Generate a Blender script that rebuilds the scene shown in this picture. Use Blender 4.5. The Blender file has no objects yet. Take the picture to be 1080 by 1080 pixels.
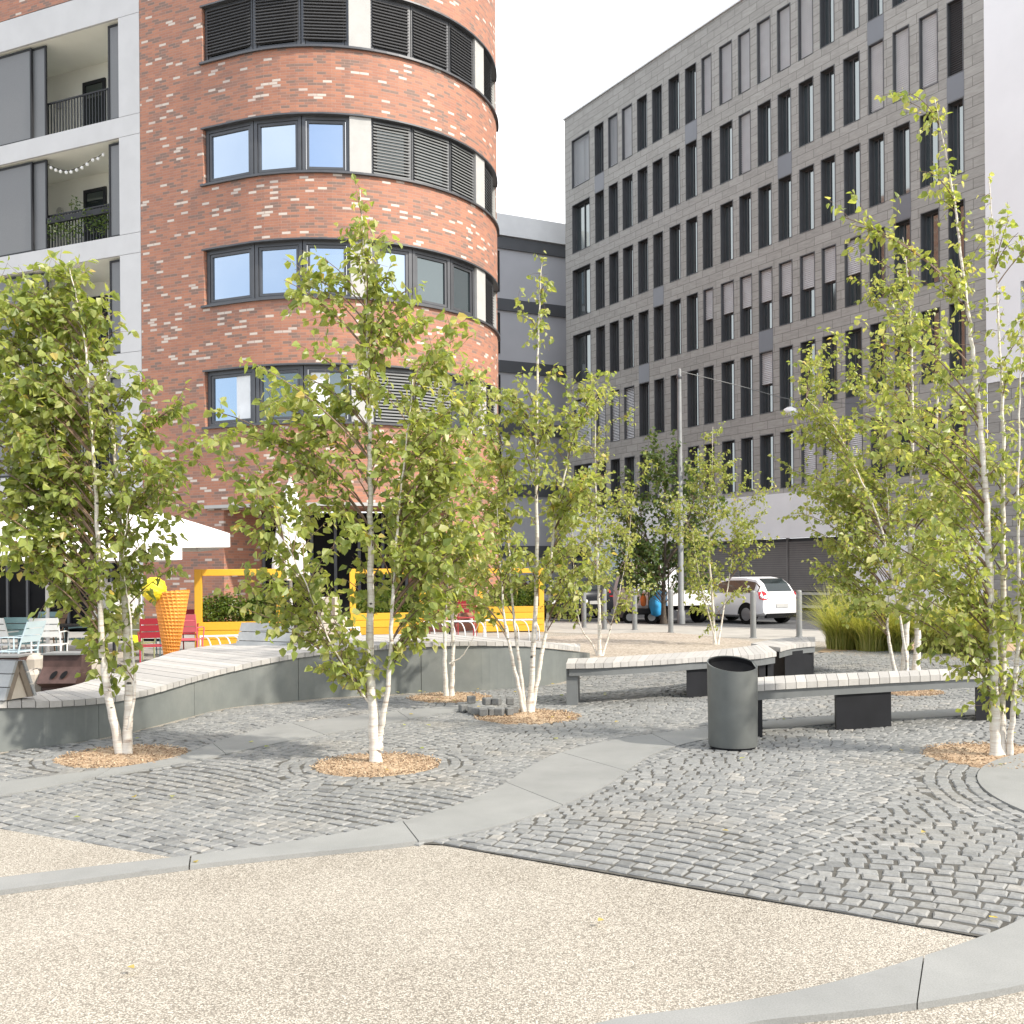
import bpy, math, random
from mathutils import Vector, Matrix
R = math.radians
random.seed(7)
scene = bpy.context.scene
COL = scene.collection
FPX, HOR, CAMH, ROLL = 1080.0, 603.0, 1.55, R(0.45)
CR, SR = math.cos(ROLL), math.sin(ROLL)

# ------------------------------------------------------------------ surveying: sight lines -> real positions
def sight(px, py):
    dx = (px - 540) / FPX; dy = (HOR - py) / FPX
    return dx * CR + dy * SR, dy * CR - dx * SR
def P(px, py, Y):
    a, b = sight(px, py)
    return Vector((a * Y, Y, CAMH + b * Y))
def G(px, py, z=0.0):
    a, b = sight(px, py)
    Y = (z - CAMH) / b
    return Vector((a * Y, Y, z))
def catmull(pts, n):
    pts = [Vector(p) for p in pts]
    ext = [pts[0] * 2 - pts[1]] + pts + [pts[-1] * 2 - pts[-2]]
    out = []
    for i in range(1, len(ext) - 2):
        p0, p1, p2, p3 = ext[i-1:i+3]
        for k in range(n):
            t = k / n
            out.append(0.5 * ((2*p1) + (p2-p0)*t + (2*p0-5*p1+4*p2-p3)*t*t + (3*p1-p0-3*p2+p3)*t*t*t))
    out.append(pts[-1]); return out
def resample(pts, fr):
    L = [0]
    for a, b in zip(pts, pts[1:]): L.append(L[-1] + (b-a).length)
    out = []; j = 0
    for f in fr:
        d = f * L[-1]
        while j < len(L) - 2 and L[j+1] < d: j += 1
        seg = max(L[j+1] - L[j], 1e-9)
        out.append(pts[j].lerp(pts[j+1], min(max((d - L[j]) / seg, 0), 1)))
    return out
def plen(pts): return sum((b-a).length for a, b in zip(pts, pts[1:]))
def inside(x, y, poly):
    c = False; n = len(poly); j = n - 1
    for i in range(n):
        xi, yi = poly[i][0], poly[i][1]; xj, yj = poly[j][0], poly[j][1]
        if (yi > y) != (yj > y) and x < (xj - xi) * (y - yi) / (yj - yi) + xi: c = not c
        j = i
    return c

# ------------------------------------------------------------------ mesh builder
LOC = {}
class MB:
    def __init__(s): s.v = []; s.f = []; s.uv = []; s.tone = []; s.t = 0.5
    def vert(s, p, t=None):
        s.v.append((p[0], p[1], p[2])); s.tone.append(s.t if t is None else t); return len(s.v) - 1
    def face(s, pts, uv=None):
        s.f.append([s.vert(p) for p in pts]); s.uv.append(uv)
    def fi(s, idx, uv=None): s.f.append(list(idx)); s.uv.append(uv)
    def obox(s, o, a, b, c):
        o, a, b, c = Vector(o), Vector(a), Vector(b), Vector(c)
        i = [s.vert(o + a*x + b*y + c*z) for z in (0, 1) for y in (0, 1) for x in (0, 1)]
        q = [(0,2,3,1),(4,5,7,6),(0,1,5,4),(2,6,7,3),(0,4,6,2),(1,3,7,5)]
        if a.cross(b).dot(c) < 0: q = [t[::-1] for t in q]
        for t in q: s.fi([i[k] for k in t])
    def box(s, c, d, rz=0):
        a = Vector((math.cos(rz), math.sin(rz), 0)); b = Vector((-math.sin(rz), math.cos(rz), 0))
        a = a*d[0]; b = b*d[1]; z = Vector((0,0,d[2]))
        s.obox(Vector(c) - a/2 - b/2 - z/2, a, b, z)
    def bbox(s, c, d, rz=0, bv=0.01):
        """box with chamfered vertical and top edges"""
        ca, sa = math.cos(rz), math.sin(rz)
        def ring(ix, z):
            hx, hy = d[0]/2 - ix, d[1]/2 - ix; b = bv
            o = [(-hx+b,-hy),(hx-b,-hy),(hx,-hy+b),(hx,hy-b),(hx-b,hy),(-hx+b,hy),(-hx,hy-b),(-hx,-hy+b)]
            return [s.vert((c[0]+x*ca-y*sa, c[1]+x*sa+y*ca, z)) for x, y in o]
        z0, z1 = c[2]-d[2]/2, c[2]+d[2]/2
        rs = [ring(bv, z0), ring(0, z0+bv), ring(0, z1-bv), ring(bv, z1)]
        for r0, r1 in zip(rs, rs[1:]):
            for k in range(8): s.fi((r0[k], r0[(k+1)%8], r1[(k+1)%8], r1[k]))
        s.fi(rs[0][::-1]); s.fi(rs[-1])
    def tube(s, pts, rad, n=6, cap=True):
        pts = [Vector(p) for p in pts]
        if not isinstance(rad, (list, tuple)): rad = [rad]*len(pts)
        rings = []; prev = None
        for i, p in enumerate(pts):
            d = (pts[min(i+1, len(pts)-1)] - pts[max(i-1, 0)])
            if d.length < 1e-9: d = Vector((0,0,1))
            d.normalize()
            if prev is None:
                ref = Vector((1,0,0)) if abs(d.x) < 0.8 else Vector((0,1,0))
                u = d.cross(ref).normalized()
            else:
                u = prev - d * prev.dot(d)
                u = u.normalized() if u.length > 1e-6 else d.orthogonal().normalized()
            prev = u; w = d.cross(u)
            rings.append([s.vert(p + (u*math.cos(2*math.pi*k/n) + w*math.sin(2*math.pi*k/n)) * rad[i]) for k in range(n)])
        for a, b in zip(rings, rings[1:]):
            for k in range(n): s.fi((a[k], a[(k+1)%n], b[(k+1)%n], b[k]))
        if cap: s.fi(rings[0][::-1]); s.fi(rings[-1])
    def lathe(s, prof, n=24, c=(0,0,0), capb=True, capt=True, fn=None):
        rings = []
        for j, (r, z) in enumerate(prof):
            ring = []
            for k in range(n):
                a = 2*math.pi*k/n; rr = r if fn is None else fn(r, z, a, j)
                ring.append(s.vert((c[0]+rr*math.cos(a), c[1]+rr*math.sin(a), c[2]+z)))
            rings.append(ring)
        for a, b in zip(rings, rings[1:]):
            for k in range(n): s.fi((a[k], a[(k+1)%n], b[(k+1)%n], b[k]))
        if capb: s.fi(rings[0][::-1])
        if capt: s.fi(rings[-1])
    def build(s, name, mat, parent=None, smooth=None, props=None):
        off = LOC.get(parent.name, Vector((0,0,0))) if parent else Vector((0,0,0))
        me = bpy.data.meshes.new(name)
        me.from_pydata([(x-off.x, y-off.y, z-off.z) for x, y, z in s.v], [], s.f)
        if any(u is not None for u in s.uv):
            l = me.uv_layers.new(name='UVMap'); i = 0; d = l.data
            for f, u in zip(s.f, s.uv):
                for k in range(len(f)):
                    d[i].uv = u[k] if u is not None else (0, 0)
                    i += 1
        at = me.attributes.new('tone', 'FLOAT', 'POINT')
        at.data.foreach_set('value', s.tone)
        me.materials.append(mat)
        if smooth is not None:
            me.polygons.foreach_set('use_smooth', [True]*len(me.polygons))
            if smooth < 180: me.set_sharp_from_angle(angle=R(smooth))
        me.update()
        o = bpy.data.objects.new(name, me); COL.objects.link(o)
        if parent: o.parent = parent
        LOC[o.name] = off.copy()
        if props:
            for k, val in props.items(): o[k] = val
        return o
def tag(o, label=None, cat=None, group=None, kind=None):
    if label: o['label'] = label
    if cat: o['category'] = cat
    if group: o['group'] = group
    if kind: o['kind'] = kind
    return o
def thing(name, loc, label, cat, group=None, rz=0):
    o = bpy.data.objects.new(name, None); COL.objects.link(o)
    o.location = loc; o.rotation_euler = (0,0,rz); o.empty_display_size = 0.2
    LOC[o.name] = Vector(loc)
    return tag(o, label, cat, group)
def proto(name, label, cat, group=None): return thing(name, (0,0,0), label, cat, group)
def dup(root, loc, rz=0, label=None):
    def rec(o, par):
        c = o.copy(); COL.objects.link(c)
        if par: c.parent = par
        LOC[c.name] = Vector((0,0,0))
        for ch in list(o.children): rec(ch, c)
        return c
    c = rec(root, None); c.location = loc; c.rotation_euler = (0,0,rz)
    if label: c['label'] = label
    return c
def structure(o, cat=None):
    o['kind'] = 'structure'
    if cat: o['label'] = cat[0]; o['category'] = cat[1]
    return o

# ------------------------------------------------------------------ materials
class NT:
    def __init__(s, name):
        s.m = bpy.data.materials.new(name); s.m.use_nodes = True
        s.t = s.m.node_tree; s.n = s.t.nodes; s.b = s.n['Principled BSDF']; s.out = s.n['Material Output']
    def add(s, ty, **kw):
        n = s.n.new(ty)
        for k, v in kw.items():
            if hasattr(n, k) and k not in n.inputs: setattr(n, k, v)
            else: n.inputs[k].default_value = v
        return n
    def link(s, a, b): s.t.links.new(a, b)
    def coord(s, uv=False):
        tc = s.add('ShaderNodeTexCoord')
        return tc.outputs['UV' if uv else 'Object']
    def ramp(s, fac, stops, interp='LINEAR'):
        r = s.add('ShaderNodeValToRGB'); r.color_ramp.interpolation = interp
        e = r.color_ramp.elements
        while len(e) < len(stops): e.new(0.5)
        for i, (p, c) in enumerate(stops): e[i].position = p; e[i].color = (*c, 1) if len(c) == 3 else c
        s.link(fac, r.inputs[0]); return r.outputs[0]
    def noise(s, vec, scale, detail=3, rough=0.55):
        n = s.add('ShaderNodeTexNoise'); n.inputs['Scale'].default_value = scale
        n.inputs['Detail'].default_value = detail; n.inputs['Roughness'].default_value = rough
        s.link(vec, n.inputs['Vector']); return n.outputs['Fac']
    def mix(s, fac, a, b, mode='MIX'):
        m = s.add('ShaderNodeMix'); m.data_type = 'RGBA'; m.blend_type = mode
        for sock, val in ((m.inputs[0], fac), (m.inputs[6], a), (m.inputs[7], b)):
            if hasattr(val, 'links'): s.link(val, sock)
            elif isinstance(val, (int, float)): sock.default_value = val
            else: sock.default_value = (*val, 1)
        return m.outputs[2]
    def bump(s, h, strength=0.3, dist=0.01):
        b = s.add('ShaderNodeBump'); b.inputs['Strength'].default_value = strength; b.inputs['Distance'].default_value = dist
        s.link(h, b.inputs['Height']); s.link(b.outputs[0], s.b.inputs['Normal'])
    def set(s, col=None, rough=0.6, metal=0, spec=0.5):
        if col is not None:
            if hasattr(col, 'links'): s.link(col, s.b.inputs['Base Color'])
            else: s.b.inputs['Base Color'].default_value = (*col, 1)
        s.b.inputs['Roughness'].default_value = rough; s.b.inputs['Metallic'].default_value = metal
        s.b.inputs['Specular IOR Level'].default_value = spec
        return s
def flat(name, col, rough=0.6, metal=0, var=0.12, scale=3, bump=0, spec=0.5):
    t = NT(name); c = t.coord(); n = t.noise(c, scale, 5)
    lo = tuple(x*(1-var) for x in col); hi = tuple(min(1, x*(1+var)) for x in col)
    t.set(t.ramp(n, [(0.3, lo), (0.7, hi)]), rough, metal, spec)
    if bump: t.bump(t.noise(c, scale*12, 4), bump, 0.01)
    return t.m
def mat_brick():
    t = NT('red_brick'); uv = t.coord(True)
    b = t.add('ShaderNodeTexBrick'); t.link(uv, b.inputs['Vector'])
    b.inputs['Color1'].default_value = (0,0,0,1); b.inputs['Color2'].default_value = (1,1,1,1); b.inputs['Mortar'].default_value = (0.4,0.4,0.4,1)
    b.inputs['Scale'].default_value = 1; b.inputs['Mortar Size'].default_value = 0.006; b.inputs['Mortar Smooth'].default_value = 0.2
    b.inputs['Brick Width'].default_value = 0.225; b.inputs['Row Height'].default_value = 0.067
    b.offset = 0.37; b.offset_frequency = 2
    col = t.ramp(b.outputs['Color'], [(0, (0.56,0.50,0.45)), (0.06, (0.165,0.125,0.105)), (0.20, (0.26,0.14,0.103)), (0.34, (0.375,0.165,0.102)), (0.62, (0.42,0.185,0.112)), (0.82, (0.33,0.145,0.095))], 'CONSTANT')
    n = t.noise(uv, 1.3, 4)
    col = t.mix(0.25, col, t.ramp(n, [(0.3, (0.23,0.125,0.095)), (0.65, (0.39,0.165,0.10))]))
    w = t.ramp(b.outputs['Color'], [(0, (1,1,1)), (0.045, (0,0,0))], 'CONSTANT')
    col = t.mix(w, col, (0.55,0.48,0.42))
    col = t.mix(b.outputs['Fac'], col, (0.32,0.20,0.155))
    t.set(col, 0.7); inv = t.add('ShaderNodeMath', operation='SUBTRACT'); inv.inputs[0].default_value = 1
    t.link(b.outputs['Fac'], inv.inputs[1]); t.bump(inv.outputs[0], 0.5, 0.008)
    return t.m
def mat_stone():
    t = NT('grey_stone_cladding'); uv = t.coord(True)
    b = t.add('ShaderNodeTexBrick'); t.link(uv, b.inputs['Vector'])
    b.inputs['Color1'].default_value = (0,0,0,1); b.inputs['Color2'].default_value = (1,1,1,1); b.inputs['Mortar'].default_value = (0.5,)*3+(1,)
    b.inputs['Scale'].default_value = 1; b.inputs['Mortar Size'].default_value = 0.011; b.inputs['Mortar Smooth'].default_value = 0.1
    b.inputs['Brick Width'].default_value = 0.95; b.inputs['Row Height'].default_value = 0.38
    col = t.ramp(b.outputs['Color'], [(0, (0.285,0.275,0.25)), (0.5, (0.335,0.322,0.295)), (1, (0.39,0.377,0.348))])
    mp = t.add('ShaderNodeMapping'); mp.inputs['Scale'].default_value = (1, 5, 1); t.link(uv, mp.inputs[0])
    n = t.noise(mp.outputs[0], 2.2, 6, 0.65)
    col = t.mix(0.5, col, t.ramp(n, [(0.3, (0.20,0.195,0.18)), (0.7, (0.41,0.40,0.375))]))
    col = t.mix(b.outputs['Fac'], col, (0.14,0.132,0.12))
    t.set(col, 0.75); inv = t.add('ShaderNodeMath', operation='SUBTRACT'); inv.inputs[0].default_value = 1
    t.link(b.outputs['Fac'], inv.inputs[1]); t.bump(inv.outputs[0], 0.4, 0.01)
    return t.m
def mat_gravel(name, cols, scale):
    t = NT(name); c = t.coord()
    v = t.add('ShaderNodeTexVoronoi'); v.inputs['Scale'].default_value = scale; t.link(c, v.inputs['Vector'])
    s = t.add('ShaderNodeSeparateColor'); t.link(v.outputs['Color'], s.inputs[0])
    col = t.ramp(s.outputs[0], [(0, cols[0]), (0.22, cols[1]), (0.6, cols[2]), (1, cols[3])])
    gap = t.ramp(v.outputs['Distance'], [(0.42, (0,0,0)), (0.75, (1,1,1))])
    col = t.mix(gap, col, cols[0])
    big = t.noise(c, 0.8, 5); col = t.mix(0.22, col, t.ramp(big, [(0.35, tuple(x*0.75 for x in cols[2])), (0.65, cols[3])]))
    st = t.ramp(t.noise(c, 2.3, 6, 0.7), [(0.56, (0,0,0)), (0.78, (0.3,0.3,0.3))]); col = t.mix(st, col, tuple(x*0.55 for x in cols[2]))
    t.set(col, 0.75); inv = t.add('ShaderNodeMath', operation='SUBTRACT'); inv.inputs[0].default_value = 1
    t.link(v.outputs['Distance'], inv.inputs[1]); t.bump(inv.outputs[0], 0.55, 0.006)
    return t.m
def mat_tone(name, stops, rough=0.7, nscale=25, nmix=0.35, bump=0.3, bscale=60):
    t = NT(name); a = t.add('ShaderNodeAttribute', attribute_name='tone'); c = t.coord()
    col = t.ramp(a.outputs['Fac'], stops)
    n = t.noise(c, nscale, 5, 0.65)
    col = t.mix(nmix, col, t.ramp(n, [(0.3, (0.35,)*3), (0.7, (1.35,)*3)]), 'MULTIPLY')
    if name == 'grey_granite_sett':
        col = t.mix(t.ramp(t.noise(c, 0.9, 5, 0.6), [(0.52, (0,0,0)), (0.75, (0.4,0.4,0.4))]), col, (0.24,0.21,0.165))
    t.set(col, rough)
    if bump: t.bump(t.noise(c, bscale, 4), bump, 0.006)
    return t.m
def mat_leaf(name, stops):
    t = NT(name); a = t.add('ShaderNodeAttribute', attribute_name='tone')
    col = t.ramp(a.outputs['Fac'], stops)
    t.set(col, 0.40, 0, 0.55)
    tr = t.add('ShaderNodeBsdfTranslucent'); bright = t.mix(1.0, col, (1.75,1.65,0.85), 'MULTIPLY'); t.link(bright, tr.inputs['Color'])
    mx = t.add('ShaderNodeMixShader'); mx.inputs[0].default_value = 0.5
    t.link(t.b.outputs[0], mx.inputs[1]); t.link(tr.outputs[0], mx.inputs[2]); t.link(mx.outputs[0], t.out.inputs[0])
    return t.m
def mat_bark():
    t = NT('white_birch_bark'); c = t.coord()
    mp = t.add('ShaderNodeMapping'); mp.inputs['Scale'].default_value = (6, 6, 55); t.link(c, mp.inputs[0])
    n = t.noise(mp.outputs[0], 1.0, 4, 0.6)
    col = t.ramp(n, [(0.32, (0.30,0.23,0.18)), (0.42, (0.54,0.48,0.41)), (0.6, (0.63,0.60,0.54))])
    mp2 = t.add('ShaderNodeMapping'); mp2.inputs['Scale'].default_value = (9, 9, 14); t.link(c, mp2.inputs[0])
    k = t.noise(mp2.outputs[0], 1.0, 2, 0.5)
    col = t.mix(t.ramp(k, [(0.69, (0,0,0)), (0.72, (1,1,1))]), col, (0.045,0.04,0.035))
    t.set(col, 0.6); t.bump(n, 0.25, 0.004); return t.m
def mat_wood(name, lo, hi, scale=(2,2,2), rough=0.75, dark=None):
    t = NT(name); a = t.add('ShaderNodeAttribute', attribute_name='tone'); c = t.coord()
    mp = t.add('ShaderNodeMapping'); mp.inputs['Scale'].default_value = scale; t.link(c, mp.inputs[0])
    n = t.noise(mp.outputs[0], 6, 6, 0.7)
    col = t.mix(n, lo, hi)
    col = t.mix(0.6, col, t.ramp(a.outputs['Fac'], [(0, (0.72,0.72,0.72)), (1, (1.15,1.13,1.1))]), 'MULTIPLY')
    t.set(col, rough); t.bump(n, 0.25, 0.004); return t.m
def mat_wall_panel():
    t = NT('grey_coated_wall'); c = t.coord(); n = t.noise(c, 1.1, 6, 0.62)
    mp = t.add('ShaderNodeMapping'); mp.inputs['Scale'].default_value = (14, 14, 0.9); t.link(c, mp.inputs[0])
    s = t.noise(mp.outputs[0], 1, 4, 0.6)
    col = t.ramp(n, [(0.3, (0.105,0.115,0.112)), (0.52, (0.15,0.162,0.155)), (0.72, (0.215,0.222,0.205))])
    col = t.mix(t.ramp(s, [(0.6, (0,0,0)), (0.85, (0.3,0.3,0.3))]), col, (0.30,0.30,0.28))
    t.set(col, 0.55); t.bump(t.noise(c, 40, 3), 0.1, 0.004); return t.m
def mat_glass(name, tint, refl, rough=0.03, k=0.5):
    t = NT(name); c = t.coord()
    n = t.noise(c, 0.6, 2)
    t.set(t.ramp(n, [(0.3, tuple(x*0.6 for x in tint)), (0.7, tint)]), 0.2, 0, 0.5)
    g = t.add('ShaderNodeBsdfGlossy'); g.inputs['Color'].default_value = (*refl, 1); g.inputs['Roughness'].default_value = rough
    bn = t.add('ShaderNodeBump'); bn.inputs['Strength'].default_value = 0.04; bn.inputs['Distance'].default_value = 0.05
    t.link(t.noise(c, 1.2, 1), bn.inputs['Height']); t.link(bn.outputs[0], g.inputs['Normal'])
    mx = t.add('ShaderNodeMixShader'); mx.inputs[0].default_value = k
    t.link(t.b.outputs[0], mx.inputs[1]); t.link(g.outputs[0], mx.inputs[2]); t.link(mx.outputs[0], t.out.inputs[0])
    return t.m

M = {}
M['brick'] = mat_brick(); M['stone'] = mat_stone()
M['gravel'] = mat_gravel('beige_resin_gravel', [(0.095,0.08,0.06),(0.25,0.22,0.178),(0.40,0.362,0.305),(0.54,0.50,0.435)], 150)
M['gravel_far'] = mat_gravel('beige_far_gravel', [(0.20,0.165,0.125),(0.34,0.285,0.23),(0.42,0.36,0.295),(0.48,0.43,0.37)], 22)
M['cobble'] = mat_tone('grey_granite_sett', [(0,(0.13,0.132,0.13)),(0.35,(0.185,0.187,0.183)),(0.8,(0.225,0.225,0.218)),(1,(0.27,0.26,0.24))], 0.62, 35, 0.4, 0.45, 70)
M['joint'] = flat('sandy_joint', (0.07,0.066,0.057), 0.9, 0, 0.4, 14, 0.4)
def mat_band():
    t = NT('smooth_concrete'); a = t.add('ShaderNodeAttribute', attribute_name='tone'); c = t.coord()
    col = t.ramp(t.noise(c, 1.6, 6, 0.65), [(0.3, (0.19,0.193,0.187)), (0.7, (0.245,0.246,0.238))])
    col = t.mix(0.5, col, t.ramp(a.outputs['Fac'], [(0, (0.9,0.9,0.9)), (1, (1.1,1.1,1.09))]), 'MULTIPLY')
    col = t.mix(0.35, col, t.ramp(t.noise(c, 160, 3, 0.6), [(0.35, (0.6,0.6,0.6)), (0.6, (1.15,1.15,1.15))]), 'MULTIPLY')
    st = t.ramp(t.noise(c, 5.5, 4, 0.6), [(0.62, (0,0,0)), (0.72, (0.22,0.22,0.22))])
    col = t.mix(st, col, (0.12,0.115,0.105))
    t.set(col, 0.72); t.bump(t.noise(c, 120, 3), 0.12, 0.003); return t.m
M['band'] = mat_band()
M['asphalt'] = flat('street_asphalt', (0.065,0.066,0.068), 0.85, 0, 0.2, 5, 0.3)
M['pavement'] = flat('pale_pavement', (0.33,0.315,0.285), 0.8, 0, 0.12, 2, 0.1)
M['terrace'] = flat('terrace_paving', (0.30,0.285,0.265), 0.8, 0, 0.15, 3, 0.1)
M['kerb'] = flat('kerb_stone', (0.34,0.33,0.31), 0.8, 0, 0.15, 4, 0.1)
M['framew'] = flat('pale_facade_panel', (0.52,0.52,0.525), 0.7, 0, 0.05, 1.5)
M['cream'] = flat('cream_render', (0.80,0.795,0.72), 0.8, 0, 0.05, 1)
M['white_render'] = flat('white_render', (0.80,0.80,0.81), 0.8, 0, 0.03, 0.6)
M['offwhite'] = flat('offwhite_panel', (0.41,0.405,0.39), 0.6, 0, 0.06, 4)
M['grey_render'] = flat('blue_grey_render', (0.47,0.475,0.495), 0.8, 0, 0.05, 0.5)
M['grey_band'] = flat('slate_band', (0.085,0.09,0.098), 0.6, 0, 0.08, 1)
M['parapet'] = flat('pale_parapet', (0.78,0.79,0.79), 0.5, 0, 0.05, 1)
M['char'] = flat('charcoal_metal', (0.024,0.025,0.028), 0.5, 0.2, 0.1, 3, 0, 0.3)
M['anth'] = flat('anthracite_frame', (0.085,0.088,0.095), 0.4, 0.3, 0.1, 3)
M['officeframe'] = flat('office_window_metal', (0.085,0.088,0.092), 0.5, 0.1, 0.1, 3)
M['glass_office'] = mat_glass('office_glass', (0.05,0.062,0.062), (0.56,0.61,0.61), 0.05, 0.40)
M['shutter'] = flat('grey_mesh_shutter', (0.165,0.168,0.172), 0.5, 0.1, 0.06, 40)
M['spandrel'] = flat('blue_grey_spandrel', (0.14,0.148,0.165), 0.35, 0.2, 0.05, 1)
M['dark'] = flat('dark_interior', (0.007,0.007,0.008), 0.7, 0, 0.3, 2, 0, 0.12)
M['glass_sky'] = mat_glass('sky_glass', (0.06,0.075,0.09), (0.58,0.68,0.80), 0.02, 0.66)
M['glass_dark'] = mat_glass('dark_glass', (0.022,0.03,0.031), (0.55,0.63,0.63), 0.04, 0.26)
M['blind_dark'] = flat('dark_blind_slat', (0.075,0.076,0.08), 0.45, 0.2, 0.08, 2)
M['blind_mid'] = flat('grey_blind_slat', (0.20,0.205,0.205), 0.5, 0.1, 0.06, 2)
M['blind_light'] = flat('light_blind_slat', (0.70,0.71,0.72), 0.5, 0.1, 0.06, 2)
M['curtain_and_reflection'] = flat('white_curtain_and_reflection', (0.72,0.74,0.76), 0.8, 0, 0.08, 3)  # curtains on the brick building, painted reflection strips on the office panes
M['louvre'] = flat('brown_grey_louvre', (0.175,0.168,0.16), 0.5, 0.1, 0.08, 2)
M['deck'] = mat_wood('weathered_grey_timber', (0.29,0.278,0.265), (0.47,0.458,0.44))
M['woodgrey'] = mat_wood('aged_grey_board', (0.25,0.26,0.265), (0.42,0.43,0.435))
M['woodbrown'] = mat_wood('brown_timber', (0.17,0.135,0.105), (0.29,0.24,0.19))
M['woodpale'] = mat_wood('pale_timber', (0.48,0.42,0.34), (0.68,0.61,0.52))
M['yellow'] = mat_wood('yellow_painted_timber', (0.66,0.335,0.02), (0.78,0.44,0.035), (3,3,10), 0.55)
M['wallp'] = mat_wall_panel()
M['binmetal'] = flat('grey_green_powder_coat', (0.12,0.127,0.121), 0.45, 0.25, 0.1, 6, 0.03)
M['legdark'] = flat('black_steel_leg', (0.012,0.0125,0.015), 0.6, 0.1, 0.2, 4, 0, 0.2)
M['leggrey'] = flat('grey_steel_leg', (0.14,0.148,0.15), 0.5, 0.2, 0.1, 4)
M['bark'] = mat_bark()
M['twig'] = mat_tone('birch_twig', [(0,(0.10,0.06,0.038)),(0.7,(0.20,0.13,0.085)),(1,(0.34,0.26,0.20))], 0.65, 20, 0.3, 0)
M['darkbark'] = flat('dark_bark', (0.07,0.055,0.042), 0.85, 0, 0.3, 20, 0.4)
M['leaf'] = mat_leaf('birch_leaf', [(0,(0.135,0.185,0.042)),(0.35,(0.235,0.290,0.078)),(0.7,(0.310,0.345,0.110)),(0.92,(0.41,0.42,0.18)),(1,(0.46,0.37,0.12))])
M['leafdark'] = mat_leaf('dark_leaf', [(0,(0.035,0.068,0.018)),(0.5,(0.075,0.125,0.03)),(1,(0.16,0.20,0.06))])
M['shrub'] = mat_leaf('shrub_leaf', [(0,(0.06,0.11,0.02)),(0.6,(0.13,0.20,0.035)),(1,(0.28,0.30,0.08))])
M['grass'] = mat_leaf('ornamental_grass_blade', [(0,(0.16,0.20,0.045)),(0.55,(0.31,0.33,0.095)),(1,(0.48,0.44,0.20))])
M['chips'] = mat_tone('wood_chip', [(0,(0.19,0.12,0.07)),(0.5,(0.37,0.26,0.165)),(1,(0.53,0.42,0.29))], 0.85, 40, 0.4, 0.4, 50)
M['canvas'] = flat('white_canvas', (0.80,0.79,0.76), 0.85, 0, 0.04, 2, 0.05)
M['cone'] = flat('orange_waffle', (0.74,0.29,0.045), 0.5, 0, 0.1, 5)
M['scoop'] = flat('yellow_scoop', (0.82,0.64,0.02), 0.55, 0, 0.08, 8, 0.3)
M['rust'] = flat('rust_brown_steel', (0.075,0.042,0.036), 0.6, 0.3, 0.3, 8, 0.1)
M['block'] = flat('cast_stone', (0.40,0.36,0.31), 0.85, 0, 0.15, 6, 0.2)
M['whitemetal'] = flat('white_painted_steel', (0.72,0.72,0.72), 0.4, 0, 0.04, 4)
M['galv'] = flat('galvanised_steel', (0.20,0.205,0.205), 0.55, 0.2, 0.1, 6)
M['carwhite'] = flat('white_car_paint', (0.78,0.78,0.79), 0.25, 0, 0.02, 1)
M['cardark'] = flat('dark_car_paint', (0.025,0.027,0.033), 0.2, 0.3, 0.1, 1)
M['carsilver'] = flat('silver_car_paint', (0.36,0.37,0.38), 0.25, 0.5, 0.04, 1)
M['tyre'] = flat('black_rubber', (0.012,0.012,0.012), 0.85, 0, 0.2, 8, 0, 0.2)
M['rim'] = flat('alloy_rim', (0.35,0.35,0.36), 0.35, 0.7, 0.05, 4)
M['redlamp'] = flat('red_lamp_lens', (0.42,0.015,0.02), 0.2, 0, 0.1, 3)
M['bluebag'] = flat('blue_plastic_film', (0.045,0.36,0.72), 0.35, 0, 0.2, 5, 0.5)
M['orange'] = flat('orange_cloth', (0.75,0.20,0.05), 0.7, 0, 0.15, 6)
M['globe'] = flat('opal_globe', (0.85,0.85,0.83), 0.3, 0, 0.02, 3)
CH = {'white': (0.70,0.71,0.70), 'pale teal': (0.22,0.36,0.38), 'olive green': (0.24,0.25,0.12), 'dark red': (0.36,0.025,0.04), 'pink': (0.62,0.12,0.15), 'pale blue': (0.42,0.52,0.56), 'brown': (0.22,0.12,0.05), 'lime': (0.62,0.68,0.03)}
for k, c in CH.items(): M['ch_'+k] = flat(k.replace(' ', '_')+'_lacquer', c, 0.4, 0, 0.05, 3)

# ------------------------------------------------------------------ ground
K0, K1 = G(560, 655), G(850, 665); kd = (K1 - K0).normalized(); kn = Vector((-kd.y, kd.x, 0)) * (1 if -kd.y < 0 else 1)
if kn.y < 0: kn = -kn
KA, KB = K0 - kd*30, K1 + kd*40
m = MB(); m.face([(-600,-300,-0.12),(600,-300,-0.12),(600,900,-0.12),(-600,900,-0.12)])
structure(m.build('road', M['asphalt']))
m = MB(); m.face([(-45,-20,0),(45,-20,0),tuple(KB),tuple(K1),tuple(K0),tuple(KA),(-45,KA.y,0)])
structure(m.build('gravel_ground', M['gravel']))
m = MB(); m.obox(KA + Vector((0,0,-0.12)), KB-KA, kn*0.16, Vector((0,0,0.135))); structure(m.build('kerb', M['kerb']))
def sheet(name, mat, pts, z):
    m = MB(); m.face([(p[0], p[1], z) for p in pts]); return structure(m.build(name, mat))
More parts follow.
